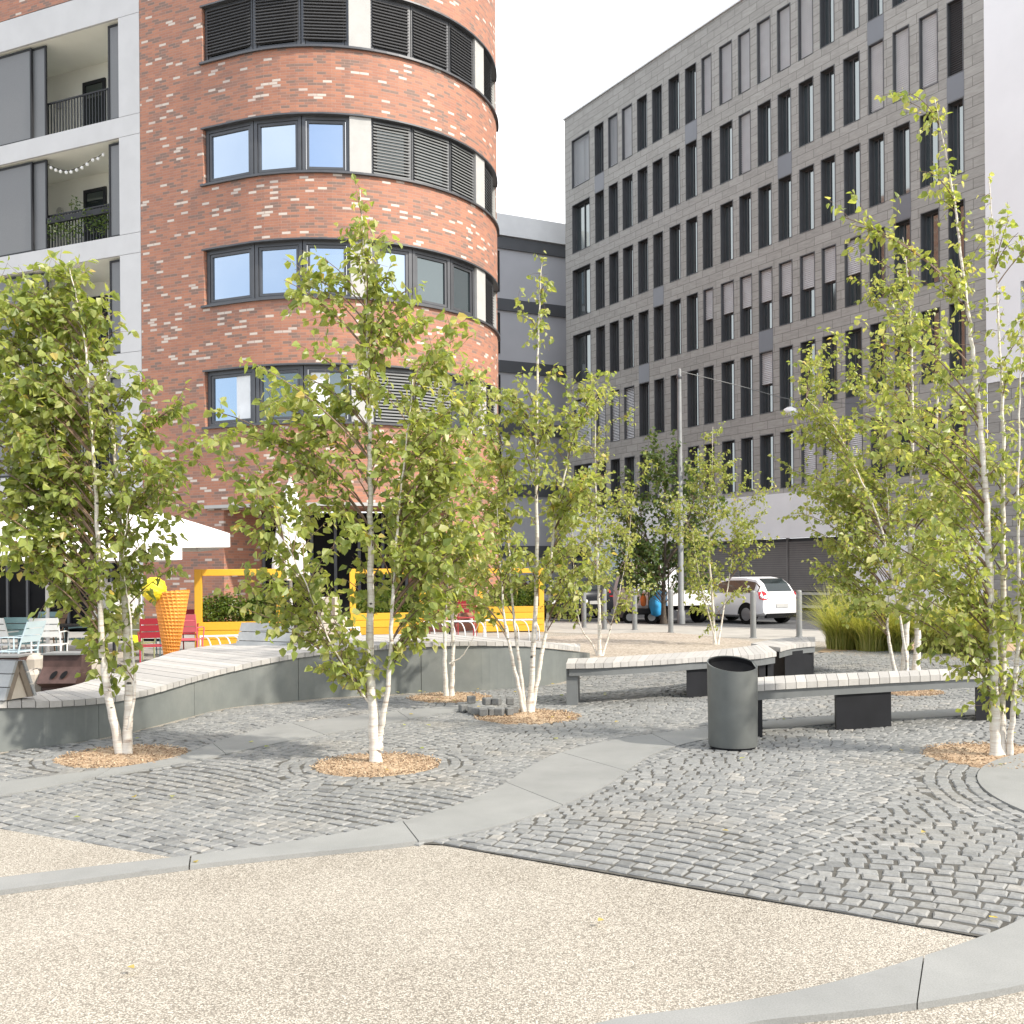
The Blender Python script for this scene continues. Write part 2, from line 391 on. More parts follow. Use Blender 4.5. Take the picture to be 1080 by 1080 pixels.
# pale pavement strip inside the kerb, and the far gravel area
sheet('pavement', M['pavement'], [KA - kn*0.02, KA - kn*5.2, K0 - kn*5.0, K1 - kn*3.6, KB - kn*3.6, KB - kn*0.02], 0.004)
sheet('gravel_area', M['gravel_far'], [G(560,673), G(640,668.5), G(700,667), G(740,670), G(790,676), G(800,681), G(740,689), G(640,694.5), G(600,697), G(560,690)], 0.008)
sheet('terrace_paving', M['terrace'], [G(625,683)+Vector((0,0,0)), G(600,676), G(470,676), G(330,690), G(220,705), G(120,728), G(0,750), Vector((-14,9,0)), Vector((-16,26,0)), Vector((-6,31,0)), G(560,667)], 0.006)

def ribbon(mb, front, back, piece, gap, z, th, jit=0.0, zf=None):
    """cross pieces spanning between two edges (slats, paving flags)"""
    L = (plen(front) + plen(back)) / 2; n = max(1, round(L / piece)); g = gap / piece / n
    fr = []
    for i in range(n): fr += [i/n + g/2, (i+1)/n - g/2]
    A = resample(front, fr); B = resample(back, fr)
    for i in range(n):
        mb.t = random.random()
        dz = random.uniform(-jit, jit)
        sub = 1 if piece < 0.3 else 16
        prev = None
        f0, f1 = fr[2*i], fr[2*i+1]
        ff = [f0 + (f1-f0)*k/sub for k in range(sub+1)]
        a = resample(front, ff); b = resample(back, ff)
        rings = []
        for p, q in zip(a, b):
            zz = (z if zf is None else p.z) + dz
            rings.append([mb.vert((p.x,p.y,zz-th)), mb.vert((q.x,q.y,zz-th)), mb.vert((q.x,q.y,zz)), mb.vert((p.x,p.y,zz))])
        for r0, r1 in zip(rings, rings[1:]):
            for k in range(4): mb.fi((r0[k], r0[(k+1)%4], r1[(k+1)%4], r1[k]))
        mb.fi(rings[0][::-1]); mb.fi(rings[-1])
    mb.t = 0.5
BANDS = []
def band(name, up, lo, piece=1.25):
    def smooth(c):
        for _ in range(30): c = [c[0]] + [(p*0.5 + (q+r_)*0.25) for q, p, r_ in zip(c, c[1:], c[2:])] + [c[-1]]
        return c
    a = smooth(resample(catmull([G(*p) for p in up], 8), [k/140 for k in range(141)])); b = smooth(resample(catmull([G(*p) for p in lo], 8), [k/140 for k in range(141)]))
    mb = MB(); ribbon(mb, b, a, piece, 0.008, 0.025, 0.03)
    o = structure(mb.build(name, M['band']))
    BANDS.append([(p.x, p.y) for p in a] + [(p.x, p.y) for p in reversed(b)])
    return o
band('concrete_band', [(-90,942),(0,930),(100,918),(150,912),(200,908),(300,893),(370,882),(440,868),(490,850),(530,833),(553,815),(572,803),(600,793),(650,782),(700,775),(745,770),(800,764),(860,758),(935,754),(1041,748),(1120,745)],
     [(-90,957),(0,944),(100,931),(200,917),(300,906),(400,897),(470,889),(540,872),(600,850),(642,832),(662,815),(680,802),(712,789),(750,781),(800,773),(850,768),(900,764),(980,759),(1041,756),(1090,753),(1125,752)])
band('concrete_band', [(-80,838),(0,828),(100,816),(180,803),(215,790),(240,781),(300,766),(380,757),(440,750),(480,746),(520,742)],
     [(-80,853),(0,843),(100,823),(200,806),(270,791),(330,779),(390,769),(440,759),(480,753),(522,749)])
band('concrete_band', [(600,1098),(640,1082),(760,1067),(870,1045),(960,1019),(1040,992),(1090,968),(1150,930)],
     [(720,1110),(790,1086),(860,1078),(940,1069),(1000,1060),(1090,1043),(1160,1020)])
CRAD = 2.2; c0 = G(1066, 853) + Vector((CRAD, 0, 0))
mb = MB(); mb.lathe([(CRAD,0.0),(CRAD,0.026)], 96, (c0.x, c0.y, 0)); structure(mb.build('concrete_circle', M['band']))
BANDS.append([(c0.x+CRAD*math.cos(a*math.pi/48), c0.y+CRAD*math.sin(a*math.pi/48)) for a in range(96)])
# right lower corner keeps the gravel; cobble field
cob_px = [(-140,862),(0,878),(90,893),(172,908),(300,896),(400,889),(468,892),(600,915),(760,943),(900,966),(1046,992),(1100,978),(1175,935),(1170,688),(905,686),(860,690),(800,683),(740,691),(640,697),(622,697),(600,722),(478,732),(350,739),(242,748),(158,770),(114,780),(0,796),(-140,812)]
COB = [(lambda p: (p.x, p.y))(G(*p)) for p in cob_px]
mb = MB(); mb.face([(x, y, 0.0075) for x, y in COB]); structure(mb.build('joint_bed', M['joint']))
PITS = []
sheet('gravel_wedge', M['gravel'], [G(-140,862), G(0,878), G(90,893), G(182,908.5), G(150,914), G(90,922), G(0,933), G(-90,944), G(-160,950)], 0.022)
def pit_at(px, py, r): p = G(px, py); PITS.append((p.x, p.y, r)); return p
pits = {'front': pit_at(397,808,0.5), 'left': pit_at(130,799,0.52), 'mid': pit_at(556,757,0.55), 'back': pit_at(474,737,0.5), 'right': pit_at(1058,799,0.62), 'rback': pit_at(958,731,0.4)}
mb = MB()
e1 = (G(1036,990) - G(468,892)).normalized(); e2 = Vector((-e1.y, e1.x, 0)); O0 = G(468,892)
rnd = random.Random(3)
W = 1.9
def rvec2(r): return Vector((r.uniform(-1,1), r.uniform(-1,1), 0))
bb = [((Vector((x,y,0))-O0).dot(e1), (Vector((x,y,0))-O0).dot(e2)) for x, y in COB]
u0, u1 = min(b[0] for b in bb)-1, max(b[0] for b in bb)+1; v0, v1 = min(b[1] for b in bb)-1, max(b[1] for b in bb)+1
RH = 0.094; v0 = RH/2 - math.ceil(-v0/RH)*RH
nj = 0
def lay(c, ax, sz, rh):
    global nj
    if not inside(c.x, c.y, COB) or c.y > 24: return
    if any(inside(c.x, c.y, b) for b in BANDS):
        if any(all(inside(c.x+e1.x*i_+e2.x*k_, c.y+e1.y*i_+e2.y*k_, b) for i_ in (-.07,.07) for k_ in (-.06,.06)) for b in BANDS): return
    if any((c.x-x)**2 + (c.y-y)**2 < (r*0.97)**2 for x, y, r in PITS): return
    ay = Vector((-ax.y, ax.x, 0))
    hx = sz/2; hy = rh/2 - 0.004 - rnd.uniform(0,.005); zt = 0.0175 + rnd.uniform(-0.0025, 0.0025)
    tilt = (rnd.uniform(-.03,.03), rnd.uniform(-.03,.03))
    mb.t = min(1, max(0, rnd.gauss(0.5, 0.19))) if rnd.random() > 0.012 else 1.0
    jt = [(rnd.uniform(-.009,.009), rnd.uniform(-.008,.008)) for _ in range(4)]
    def pt(sx, sy, k, ins, z):
        x = sx*(hx-ins) + jt[k][0]; y = sy*(hy-ins) + jt[k][1]
        p = c + ax*x + ay*y
        return mb.vert((p.x, p.y, z + (x*tilt[0] + y*tilt[1] if z > 0.005 else 0)))
    cs = [(-1,-1),(1,-1),(1,1),(-1,1)]
    lo_ = [pt(sx, sy, k, 0, 0.0) for k, (sx, sy) in enumerate(cs)]
    if c.y < 12:
        md = [pt(sx, sy, k, 0.001, zt-0.007) for k, (sx, sy) in enumerate(cs)]
        tp = [pt(sx, sy, k, 0.009, zt) for k, (sx, sy) in enumerate(cs)]
        for k in range(4):
            mb.fi((lo_[k], lo_[(k+1)%4], md[(k+1)%4], md[k])); mb.fi((md[k], md[(k+1)%4], tp[(k+1)%4], tp[k]))
    else:
        tp = [pt(sx, sy, k, 0.004, zt) for k, (sx, sy) in enumerate(cs)]
        for k in range(4): mb.fi((lo_[k], lo_[(k+1)%4], tp[(k+1)%4], tp[k]))
    mb.fi(tp); nj += 1
RINGS = [(c0.x, c0.y, CRAD, 4), (pits['front'].x, pits['front'].y, 0.5, 3), (pits['left'].x, pits['left'].y, 0.52, 3)]
for ri_, (x, y, r, nr) in enumerate(RINGS):
    for j in range(nr):
        rr = r + (j+0.5)*RH; a = rnd.uniform(0, 1); end = a + 2*math.pi
        while a < end - 0.06/rr:
            sz = rnd.uniform(0.072, 0.11); am = a + sz/2/rr; a += (sz+0.010)/rr
            c = Vector((x + rr*math.cos(am), y + rr*math.sin(am), 0)) + rvec2(rnd)*0.009
            if (c-O0).dot(e2) < 0.12: continue
            if any((c.x-X)**2 + (c.y-Y_)**2 < (R_+n_*RH)**2 for X, Y_, R_, n_ in RINGS[:ri_]): continue
            lay(c, Vector((-math.sin(am), math.cos(am), 0)), sz, RH)
for j in range(int((v1-v0)/RH)):
    u = u0 + rnd.uniform(0, 0.1)
    while u < u1:
        sz = rnd.uniform(0.072, 0.115); uc = u + sz/2; u += sz + 0.010
        vb = v0 + j*RH; q = (uc / W) % 1.0 * 2 - 1
        amp = 0.24 * min(1.0, max(0.0, vb / 0.9))
        vc = vb + amp * (1 - q*q) + rnd.uniform(-.007,.007)*(vb > .1); sl = amp * (-2*q) * 2 / W
        c = O0 + e1*uc + e2*vc
        if vb > 0.12 and any((c.x-X)**2 + (c.y-Y_)**2 < (R_+n_*RH+0.012)**2 for X, Y_, R_, n_ in RINGS): continue
        lay(c, (e1 + e2*sl).normalized(), sz, RH)
structure(mb.build('cobblestone_paving', M['cobble']))
print('setts', nj)
# woodchip mulch discs
for k, (x, y, r) in enumerate(PITS):
    mb = MB(); rp = random.Random(20+k)
    n = 40; rings = []
    for rr, z in ((r, 0.006), (r*0.93, 0.014), (r*0.6, 0.018), (r*0.25, 0.02)):
        rings.append([mb.vert((x+rr*(1+rp.uniform(-.03,.03))*math.cos(2*math.pi*i/n), y+rr*(1+rp.uniform(-.03,.03))*math.sin(2*math.pi*i/n), z+rp.uniform(-.004,.006)), rp.uniform(0.2,0.8)) for i in range(n)])
    for a, b in zip(rings, rings[1:]):
        for i in range(n): mb.fi((a[i], a[(i+1)%n], b[(i+1)%n], b[i]))
    mb.fi(rings[-1])
    for i in range(1500):
        a = rp.uniform(0, 6.283); q = r*math.sqrt(rp.random())*1.04
        d = Vector((rp.uniform(-1,1), rp.uniform(-1,1), rp.uniform(-.35,.35))).normalized(); s_ = d.cross(Vector((0,0,1))).normalized()
        mb.t = rp.random(); l = rp.uniform(.01,.028); w = rp.uniform(.005,.010)
        mb.obox(Vector((x+q*math.cos(a), y+q*math.sin(a), 0.015+rp.uniform(0,.008))), d*l, s_*w, Vector((0,0,.005)))
    o = mb.build('wood_chip_mulch', M['chips']); structure(o)

# ------------------------------------------------------------------ long curved wall bench
wall_px = [(-90,803,741.5),(0,794,740),(60,787,739),(114,778,735),(158,768,727),(200,757,715),(242,747,704),(292,741.5,693),(350,736,684.5),(422,732,679),(478,730,676.5),(522,728.5,676.5),(560,725,677.5),(597,719,681),(612,708,683),(624,694,685)]
fr_pts = []
for px, by, ty in wall_px:
    g = G(px, by); a, b = sight(px, ty); fr_pts.append(Vector((g.x, g.y, CAMH + b*g.y)))
back_px = [(-90,736),(0,733),(37,729),(71,722.5),(107,714),(139,706),(178,697),(220,690.5),(255,686),(330,677),(400,671),(470,667),(520,667),(560,669),(597,675),(612,679),(624,683)]
fr_c = catmull(fr_pts, 10)
ztab = [(p[0], q.z) for p, q in zip(wall_px, fr_pts)]
def zat(px):
    for (a, za), (b, zb) in zip(ztab, ztab[1:]):
        if a <= px <= b: return za + (zb-za)*(px-a)/(b-a)
    return ztab[-1][1]
bk_c = catmull([G(px, py, zat(px)) for px, py in back_px], 10)
seat = thing('curved_wall_bench', (fr_pts[4].x, fr_pts[4].y, 0), 'long curved grey wall bench topped with pale timber slats, snaking in front of the cafe', 'bench')
mb = MB(); LW = plen(fr_c); npan = 8
for i in range(npan):
    ff = [(i + 0.002 + 0.996*k/14)/npan for k in range(15)]
    a = resample(fr_c, ff); pr = None; rings = []
    for k, p in enumerate(a):
        t = (a[min(k+1,14)] - a[max(k-1,0)]); t.z = 0; t.normalize(); nrm = Vector((-t.y, t.x, 0))
        if nrm.y < 0 and abs(nrm.y) > abs(nrm.x): nrm = -nrm
        if nrm.x > 0 and abs(nrm.x) >= abs(nrm.y): nrm = -nrm
        q0 = p + nrm*0.03; q1 = p + nrm*0.22
        rings.append([mb.vert((q0.x,q0.y,-0.01)), mb.vert((q1.x,q1.y,-0.01)), mb.vert((q1.x,q1.y,p.z-0.062)), mb.vert((q0.x,q0.y,p.z-0.062))])
    for r0, r1 in zip(rings, rings[1:]):
        for k in range(4): mb.fi((r0[k], r1[k], r1[(k+1)%4], r0[(k+1)%4]))
    mb.fi(rings[0]); mb.fi(rings[-1][::-1])
mb.build('wall', M['wallp'], seat)
mb = MB(); ribbon(mb, fr_c[:-10], bk_c[:-10], 0.128, 0.007, 0, 0.058, 0.002, zf=True)
mb.build('slat_deck', M['deck'], seat)
# A-shaped timber backrests standing on the deck
def backrest(p0, p1, zb, h, w, label, slat_mat):
    d = (p1-p0); d.z = 0; L = d.length; d.normalize(); n = Vector((d.y, -d.x, 0))
    if n.y > 0: n = -n
    root = thing('bench_backrest', (p0.x, p0.y, p0.z), label, 'backrest', 'A-shaped backrests on the wall bench')
    up = Vector((0,0,h)); top_w = w*0.28
    for sgn, nm in ((1, 'front_slats'), (-1, 'rear_slats')):
        mb = MB()
        for k in range(3):
            t0, t1 = k/3+0.012, (k+1)/3-0.012
            def at(t): return n*sgn*(w/2 + (top_w/2-w/2)*t) + up*t
            q0 = p0 + at(t0); q1 = p0 + at(t1)
            mb.t = random.random()
            mb.obox(q0, d*L, q1-q0, -n*sgn*0.03)
        mb.build(nm, slat_mat, root)
    for end in (0, 1):
        o = p0 + d*(0.01 + end*(L-0.08)); mb = MB()
        for sgn in (1,-1):
            b0 = o + n*sgn*(w/2-0.035); b1 = o + n*sgn*(top_w/2-0.035) + up*0.985
            mb.obox(b0, d*0.06, -n*sgn*0.06, b1-b0)
        mb.obox(o - n*(top_w/2-0.02) + up*0.9, d*0.055, n*(top_w-0.04), up*0.085)
        mb.build('end_frame', M['woodbrown'], root)
        mb = MB(); oo = o + d*0.02
        a, b, c, e = oo + n*(w/2-0.085), oo - n*(w/2-0.085), oo - n*0.015 + up*0.92, oo + n*0.015 + up*0.92
        for q in (0, 0.02):
            mb.face([a+d*q, b+d*q, c+d*q, e+d*q] if q else [e, c, b, a])
        mb.build('end_board', M['woodpale'], root)
    return root
q0 = G(-75, 736.5, 0.45); q1 = G(37, 738, 0.45)
backrest(G(-80,733,0.455), G(22,736.5,0.455), 0, 0.34, 0.40, 'wooden A-shaped backrest at the left picture edge, pale board in its end', M['woodgrey'])
backrest(G(258,684,0.53), G(312,682,0.58), 0.0, 0.36, 0.40, 'grey three-board sloping backrest in front of the yellow planter frame', M['woodgrey'])

# ------------------------------------------------------------------ plaza benches
def bench(front, back, z, legs, label, over=None):
    f = catmull([G(px, py, z) for px, py in front], 8); b = catmull([G(px, py, z) for px, py in back], 8)
    root = thing('slatted_bench', (f[0].x, f[0].y, 0), label, 'bench', 'backless slatted benches on the cobbles')
    mb = MB(); ribbon(mb, f, b, 0.122, 0.006, z, 0.058, 0.001); mb.build('seat', M['deck'], root)
    # steel side beams just inside both edges
    mb = MB()
    fr = [0.01 + 0.98*k/24 for k in range(25)]
    A = resample(f, fr); B = resample(b, fr)
    for s_, (X, Y_) in enumerate(((A, B), (B, A))):
        rings = []
        for p, q in zip(X, Y_):
            d = (q-p).normalized(); p1 = p + d*0.035; p2 = p + d*0.05
            rings.append([mb.vert((p1.x,p1.y,z-0.145)), mb.vert((p2.x,p2.y,z-0.145)), mb.vert((p2.x,p2.y,z-0.062)), mb.vert((p1.x,p1.y,z-0.062))])
        for r0, r1 in zip(rings, rings[1:]):
            for k in range(4): mb.fi((r0[k], r0[(k+1)%4], r1[(k+1)%4], r1[k]))
        mb.fi(rings[0][::-1]); mb.fi(rings[-1])
    mb.build('side_beam', M['leggrey'], root)
    for t0, t1, mat in legs:
        a0, a1 = resample(f, [t0, t1]); b0, b1 = resample(b, [t0, t1])
        mb = MB()
        ia = lambda p, q: p + (q-p)*0.10
        pts = [ia(a0,b0), ia(a1,b1), ia(b1,a1), ia(b0,a0)]
        lo_ = [mb.vert((p.x,p.y,0.0)) for p in pts]; hi = [mb.vert((p.x,p.y,z-0.062 if t1-t0 < .05 else z-0.10)) for p in pts]
        for k in range(4): mb.fi((lo_[k], lo_[(k+1)%4], hi[(k+1)%4], hi[k]))
        mb.fi(hi); mb.build('leg', M[mat], root)
    return root
bench([(597,700),(640,699),(705,695.5),(742,693),(795,690.5),(819,687.5)], [(599,694.5),(640,693),(705,689),(742,686.5),(785,682),(806,678.5)], 0.5,
      [(0.0,0.04,'leggrey'),(0.50,0.66,'legdark'),(0.86,0.91,'legdark'),(0.93,0.985,'legdark')], 'curved slatted bench starting right of the white multi-stemmed birch and passing behind the litter bin')
bench([(823,683),(835,680),(847,678.5),(860,677.5)], [(792,678.5),(812,675),(832,672.5),(860,671.5)], 0.5,
      [(0.30,0.97,'legdark')], 'short far slatted bench below the pair of bollards near the white hatchback')
bench([(795,722.5),(860,718.5),(935,714.5),(985,712),(1027,710),(1075,708)], [(795,714.5),(860,711),(935,708),(985,706),(1027,704.5),(1075,703)], 0.5,
      [(0.0,0.03,'legdark'),(0.30,0.505,'legdark'),(0.83,0.99,'legdark')], 'slatted bench right of the litter bin reaching to the birch at the right edge')

# ------------------------------------------------------------------ litter bin
bp = G(773, 790); root = thing('litter_bin', (bp.x, bp.y, 0), 'round dark grey metal litter bin with slanted black opening on the cobbles', 'litter bin')
rb = 0.215; mb = MB()
def topz(a, z):  # slanted cut, lower to the front
    return z - 0.06 + 0.052*math.sin(a - 0.15)
n = 48; prof_o = [(rb*0.955,0.035),(rb*0.975,0.06),(rb*1.0,0.74),(rb*1.0,0.80)]; prof_i = [(rb*0.955,0.80),(rb*0.95,0.62),(rb*0.9,0.3)]
rings = []
for r_, z_ in prof_o + prof_i:
    ring = []
    for k in range(n):
        a = 2*math.pi*k/n; zz = topz(a, z_) if z_ > 0.6 else z_
        ring.append(mb.vert((bp.x+r_*math.cos(a), bp.y+r_*math.sin(a), zz)))
    rings.append(ring)
for a, b in zip(rings[:5], rings[1:5]):
    for k in range(n): mb.fi((a[k], a[(k+1)%n], b[(k+1)%n], b[k]))
mb.build('body', M['binmetal'], root, 40)
mb = MB(); rr_ = []
for r_, dz in ((0.945, 0.006), (0.94, -0.03), (0.6, -0.10)):
    rr_.append([mb.vert((bp.x+rb*r_*math.cos(2*math.pi*k/n), bp.y+rb*r_*math.sin(2*math.pi*k/n), topz(2*math.pi*k/n, 0.785)+dz)) for k in range(n)])
for a, b in zip(rr_, rr_[1:]):
    for k in range(n): mb.fi((a[k], a[(k+1)%n], b[(k+1)%n], b[k]))
mb.fi(rr_[-1]); mb.build('shade_disc', M['dark'], root, 40)  # near-black disc below the rim stands in for the shade inside
mb = MB()   # crescent cover on the right of the opening
for k in range(12):
    a0 = -0.52 + 1.04*k/12; a1 = -0.52 + 1.04*(k+1)/12
    def rim(a, r_): return Vector((bp.x + r_*math.cos(a), bp.y + r_*math.sin(a), topz(a, 0.797)))
    def chord(a): return Vector((bp.x + rb*0.86, bp.y + rb*0.93*math.sin(a)*0.9, topz(a, 0.797)))
    mb.face([rim(a0, rb*0.97), rim(a1, rb*0.97), chord(a1), chord(a0)])
mb.build('cover', M['binmetal'], root)
mb = MB(); mb.lathe([(rb*0.88,0.0),(rb*0.9,0.04)], n, (bp.x,bp.y,0)); mb.build('plinth', M['legdark'], root, 40)

# loose granite setts piled by the tree
pile = [(489,753,0),(497,754.5,0),(503,756,0),(510,757,0),(518,756.5,0),(527,756.5,0),(537,756,0),(541,754,0),(497,752,1),(514,754,1),(524,753.5,1),(538,753,1)]
plabels = ['dark loose granite sett at the far left of the small pile', 'dark loose sett in the bottom row under the top left one', 'loose sett second to the right of the pile left end', 'dark loose sett in the middle of the bottom row', 'loose sett right of the middle of the bottom row', 'larger loose sett toward the right of the bottom row', 'loose sett just left of the white birch stems', 'loose sett touching the mulch beside the birch stems', 'loose sett lying on top at the left of the pile', 'loose sett lying flat on top near the pile middle', 'loose sett lying on top right of the pile middle', 'loose sett lying on top nearest the birch stems']
rs = random.Random(5)
for (px, py, lv), lb in zip(pile, plabels):
    g = G(px, py); mb = MB(); mb.t = rs.uniform(0.0, 0.25)
    mb.bbox((g.x, g.y+rs.uniform(-.02,.05), 0.06+lv*0.082), (rs.uniform(.075,.105), .085, .08), rs.uniform(-.5,.5), 0.008)
    tag(mb.build('loose_sett', M['cobble']), lb, 'paving stone', 'loose setts piled beside the birch')

# ------------------------------------------------------------------ building helpers
def wall_openings(mb, pos, u0, u1, z0, z1, ops, ustep=None):
    """wall face on a path with rectangular openings (u0,u1,z0,z1,depth) and their reveals; uv in metres"""
    us = {u0, u1}; zs = {z0, z1}
    for a, b, c, d, _ in ops: us |= {max(a,u0), min(b,u1)}; zs |= {c, d}
    us = sorted(us)
    if ustep:
        full = []
        for a, b in zip(us, us[1:]):
            k = max(1, math.ceil((b-a)/ustep)); full += [a + (b-a)*i/k for i in range(k)]
        us = full + [us[-1]]
    zs = sorted(z for z in zs if z0 <= z <= z1)
    for a, b in zip(us, us[1:]):
        um = (a+b)/2
        for c, d in zip(zs, zs[1:]):
            zm = (c+d)/2
            if any(o[0] < um < o[1] and o[2] < zm < o[3] for o in ops): continue
            p, q = pos(a, 0), pos(b, 0)
            mb.face([(p[0],p[1],c),(q[0],q[1],c),(q[0],q[1],d),(p[0],p[1],d)], [(a,c),(b,c),(b,d),(a,d)])
    for a, b, c, d, dep in ops:
        a = max(a, u0); b = min(b, u1)
        uu = [u for u in us if a-1e-6 <= u <= b+1e-6]
        for x, y in zip(uu, uu[1:]):
            for z, fl in ((c, 0), (d, 1)):
                p, q, p2, q2 = pos(x,0), pos(y,0), pos(x,dep), pos(y,dep)
                f = [(p[0],p[1],z),(q[0],q[1],z),(q2[0],q2[1],z),(p2[0],p2[1],z)]
                uv = [(x,z),(y,z),(y,z+dep),(x,z+dep)]
                mb.face(f if not fl else f[::-1], uv if not fl else uv[::-1])
        for u, fl in ((a, 0), (b, 1)):
            p, p2 = pos(u,0), pos(u,dep)
            f = [(p[0],p[1],c),(p2[0],p2[1],c),(p2[0],p2[1],d),(p[0],p[1],d)]
            uv = [(u,c),(u+dep,c),(u+dep,d),(u,d)]
            mb.face(f if not fl else f[::-1], uv if not fl else uv[::-1])
def V2(p, z): return Vector((p[0], p[1], z))
def bar(mb, p, q, z0, z1, n, d0, d1):
    """box along p->q (xy), between z0,z1, from depth d0 to d1 along inward normal n"""
    a = Vector((q[0]-p[0], q[1]-p[1], 0))
    mb.obox(Vector((p[0]+n.x*d0, p[1]+n.y*d0, z0)), a, n*(d1-d0), Vector((0,0,z1-z0)))
def frame_bars(mb, p, q, z0, z1, n, d0, d1, w):
    a = Vector((q[0]-p[0], q[1]-p[1], 0)); L = a.length; a /= L; P0 = Vector((p[0],p[1],0)); Q0 = Vector((q[0],q[1],0))
    bar(mb, P0, P0+a*w, z0, z1, n, d0, d1); bar(mb, Q0-a*w, Q0, z0, z1, n, d0, d1)
    bar(mb, P0+a*w, Q0-a*w, z0, z0+w, n, d0, d1); bar(mb, P0+a*w, Q0-a*w, z1-w, z1, n, d0, d1)
def slats(mb, p, q, z0, z1, n, d, pitch, th=0.02):
    a = Vector((q[0]-p[0], q[1]-p[1], 0)); k = int((z1-z0)/pitch)
    for i in range(k):
        z = z0 + (i+0.15)*pitch
        o = Vector((p[0]+n.x*(d-0.02), p[1]+n.y*(d-0.02), z))
        mb.obox(o, a, n*0.035 + Vector((0,0,pitch*0.55)), Vector((0,0,th))*0.5 - n*0.006)

# ------------------------------------------------------------------ brick building
CX, CY, RB = -4.85, 29.5, 4.5
TA = R(-23.5); TE = R(100)
PA = Vector((CX + RB*math.sin(TA), CY - RB*math.cos(TA)))
dA = Vector((-math.cos(TA), -math.sin(TA)))      # to the left and away
def bpos(s, d=0):
    if s <= 0:
        p = PA + dA*(-s); th = TA
    else:
        th = TA + s/RB
        if th > TE:
            ex = (th-TE)*RB; th = TE
            p = Vector((CX + RB*math.sin(TE), CY - RB*math.cos(TE))) + Vector((math.cos(TE), math.sin(TE)))*ex
        else: p = Vector((CX + RB*math.sin(th), CY - RB*math.cos(th)))
    return (p.x - math.sin(th)*d, p.y + math.cos(th)*d)
def bnorm(s):
    th = TA if s <= 0 else min(TA + s/RB, TE)
    return Vector((-math.sin(th), math.cos(th), 0))
def s_of(px, py=300):
    a = (px-540)/FPX*CR + (HOR-py)/FPX*SR; lo, hi = -40.0, RB*(R(88)-TA)
    f = lambda s: bpos(s)[0]/bpos(s)[1] - a
    for _ in range(60):
        mid = (lo+hi)/2
        if f(mid) < 0: lo = mid
        else: hi = mid
    return lo
SE = RB*(TE-TA)
sJ = s_of(149)
bb_root = thing('brick_building', (bpos(0)[0], bpos(0)[1], 0), 'red brick apartment building with rounded corner, ribbon windows and pale framed loggias', 'building')
rows = [(14.43,15.86),(11.36,12.78),(8.30,9.72),(5.24,6.66)]
sW0 = s_of(215)
sD0, sD1 = s_of(236, 560), s_of(470, 560)
ops = [(sW0, SE-0.4, a, b, 0.2) for a, b in rows] + [(sD0, sD1, 0.0, 3.15, 1.6)]
mb = MB(); wall_openings(mb, bpos, sJ, SE+14, 0, 23.0, ops, 0.45)
# brick over the loggias and beyond the left edge
sL = s_of(-75)
sSl0, sSl1 = s_of(46, 10), s_of(79, 10)
wall_openings(mb, bpos, -34, sJ, 17.05, 23.0, [(sSl0, sSl1, 17.95, 19.6, 0.2)], None)
wall_openings(mb, bpos, -34, sL-0.6, 0, 17.05, [], None)
e0 = bpos(-34); e1_ = bpos(SE+14)
mb.face([(e0[0],e0[1],0),(e0[0],e0[1],23),(e0[0]+6,e0[1]+14,23),(e0[0]+6,e0[1]+14,0)])
mb.build('wall', M['brick'], bb_root)
mb = MB(); ring = [bpos(-34)] + [bpos(s) for s in [0.45*i for i in range(0, int(SE/0.45)+1)]] + [bpos(SE+14), (e0[0]+6, e0[1]+14)]
mb.face([(x, y, 22.9) for x, y in ring]); mb.build('roof', M['grey_band'], bb_root)
# dark sills, and dark top trims painting the shadow line, following the curve
for a, b in rows:
    k = int((SE-0.4-sW0)/0.3)
    for nm_, z0, z1, o0 in (('sill', a-0.04, a+0.012, -0.07), ('top_shadow_trim', b-0.01, b+0.03, -0.025)):
      mb = MB()
      for i in range(k):
        s0, s1 = sW0 - 0.05 + (SE-0.35-sW0)*i/k, sW0 - 0.05 + (SE-0.35-sW0)*(i+1)/k
        if True:
            p, q, p2, q2 = bpos(s0,o0), bpos(s1,o0), bpos(s0,0.19), bpos(s1,0.19)
            mb.face([(p[0],p[1],z1),(q[0],q[1],z1),(q2[0],q2[1],z1),(p2[0],p2[1],z1)])
            mb.face([(p[0],p[1],z0),(q[0],q[1],z0),(q[0],q[1],z1),(p[0],p[1],z1)])
            mb.face([(p2[0],p2[1],z0),(q2[0],q2[1],z0),(q[0],q[1],z0),(p[0],p[1],z0)])
      mb.build(nm_, M['anth'], bb_root)
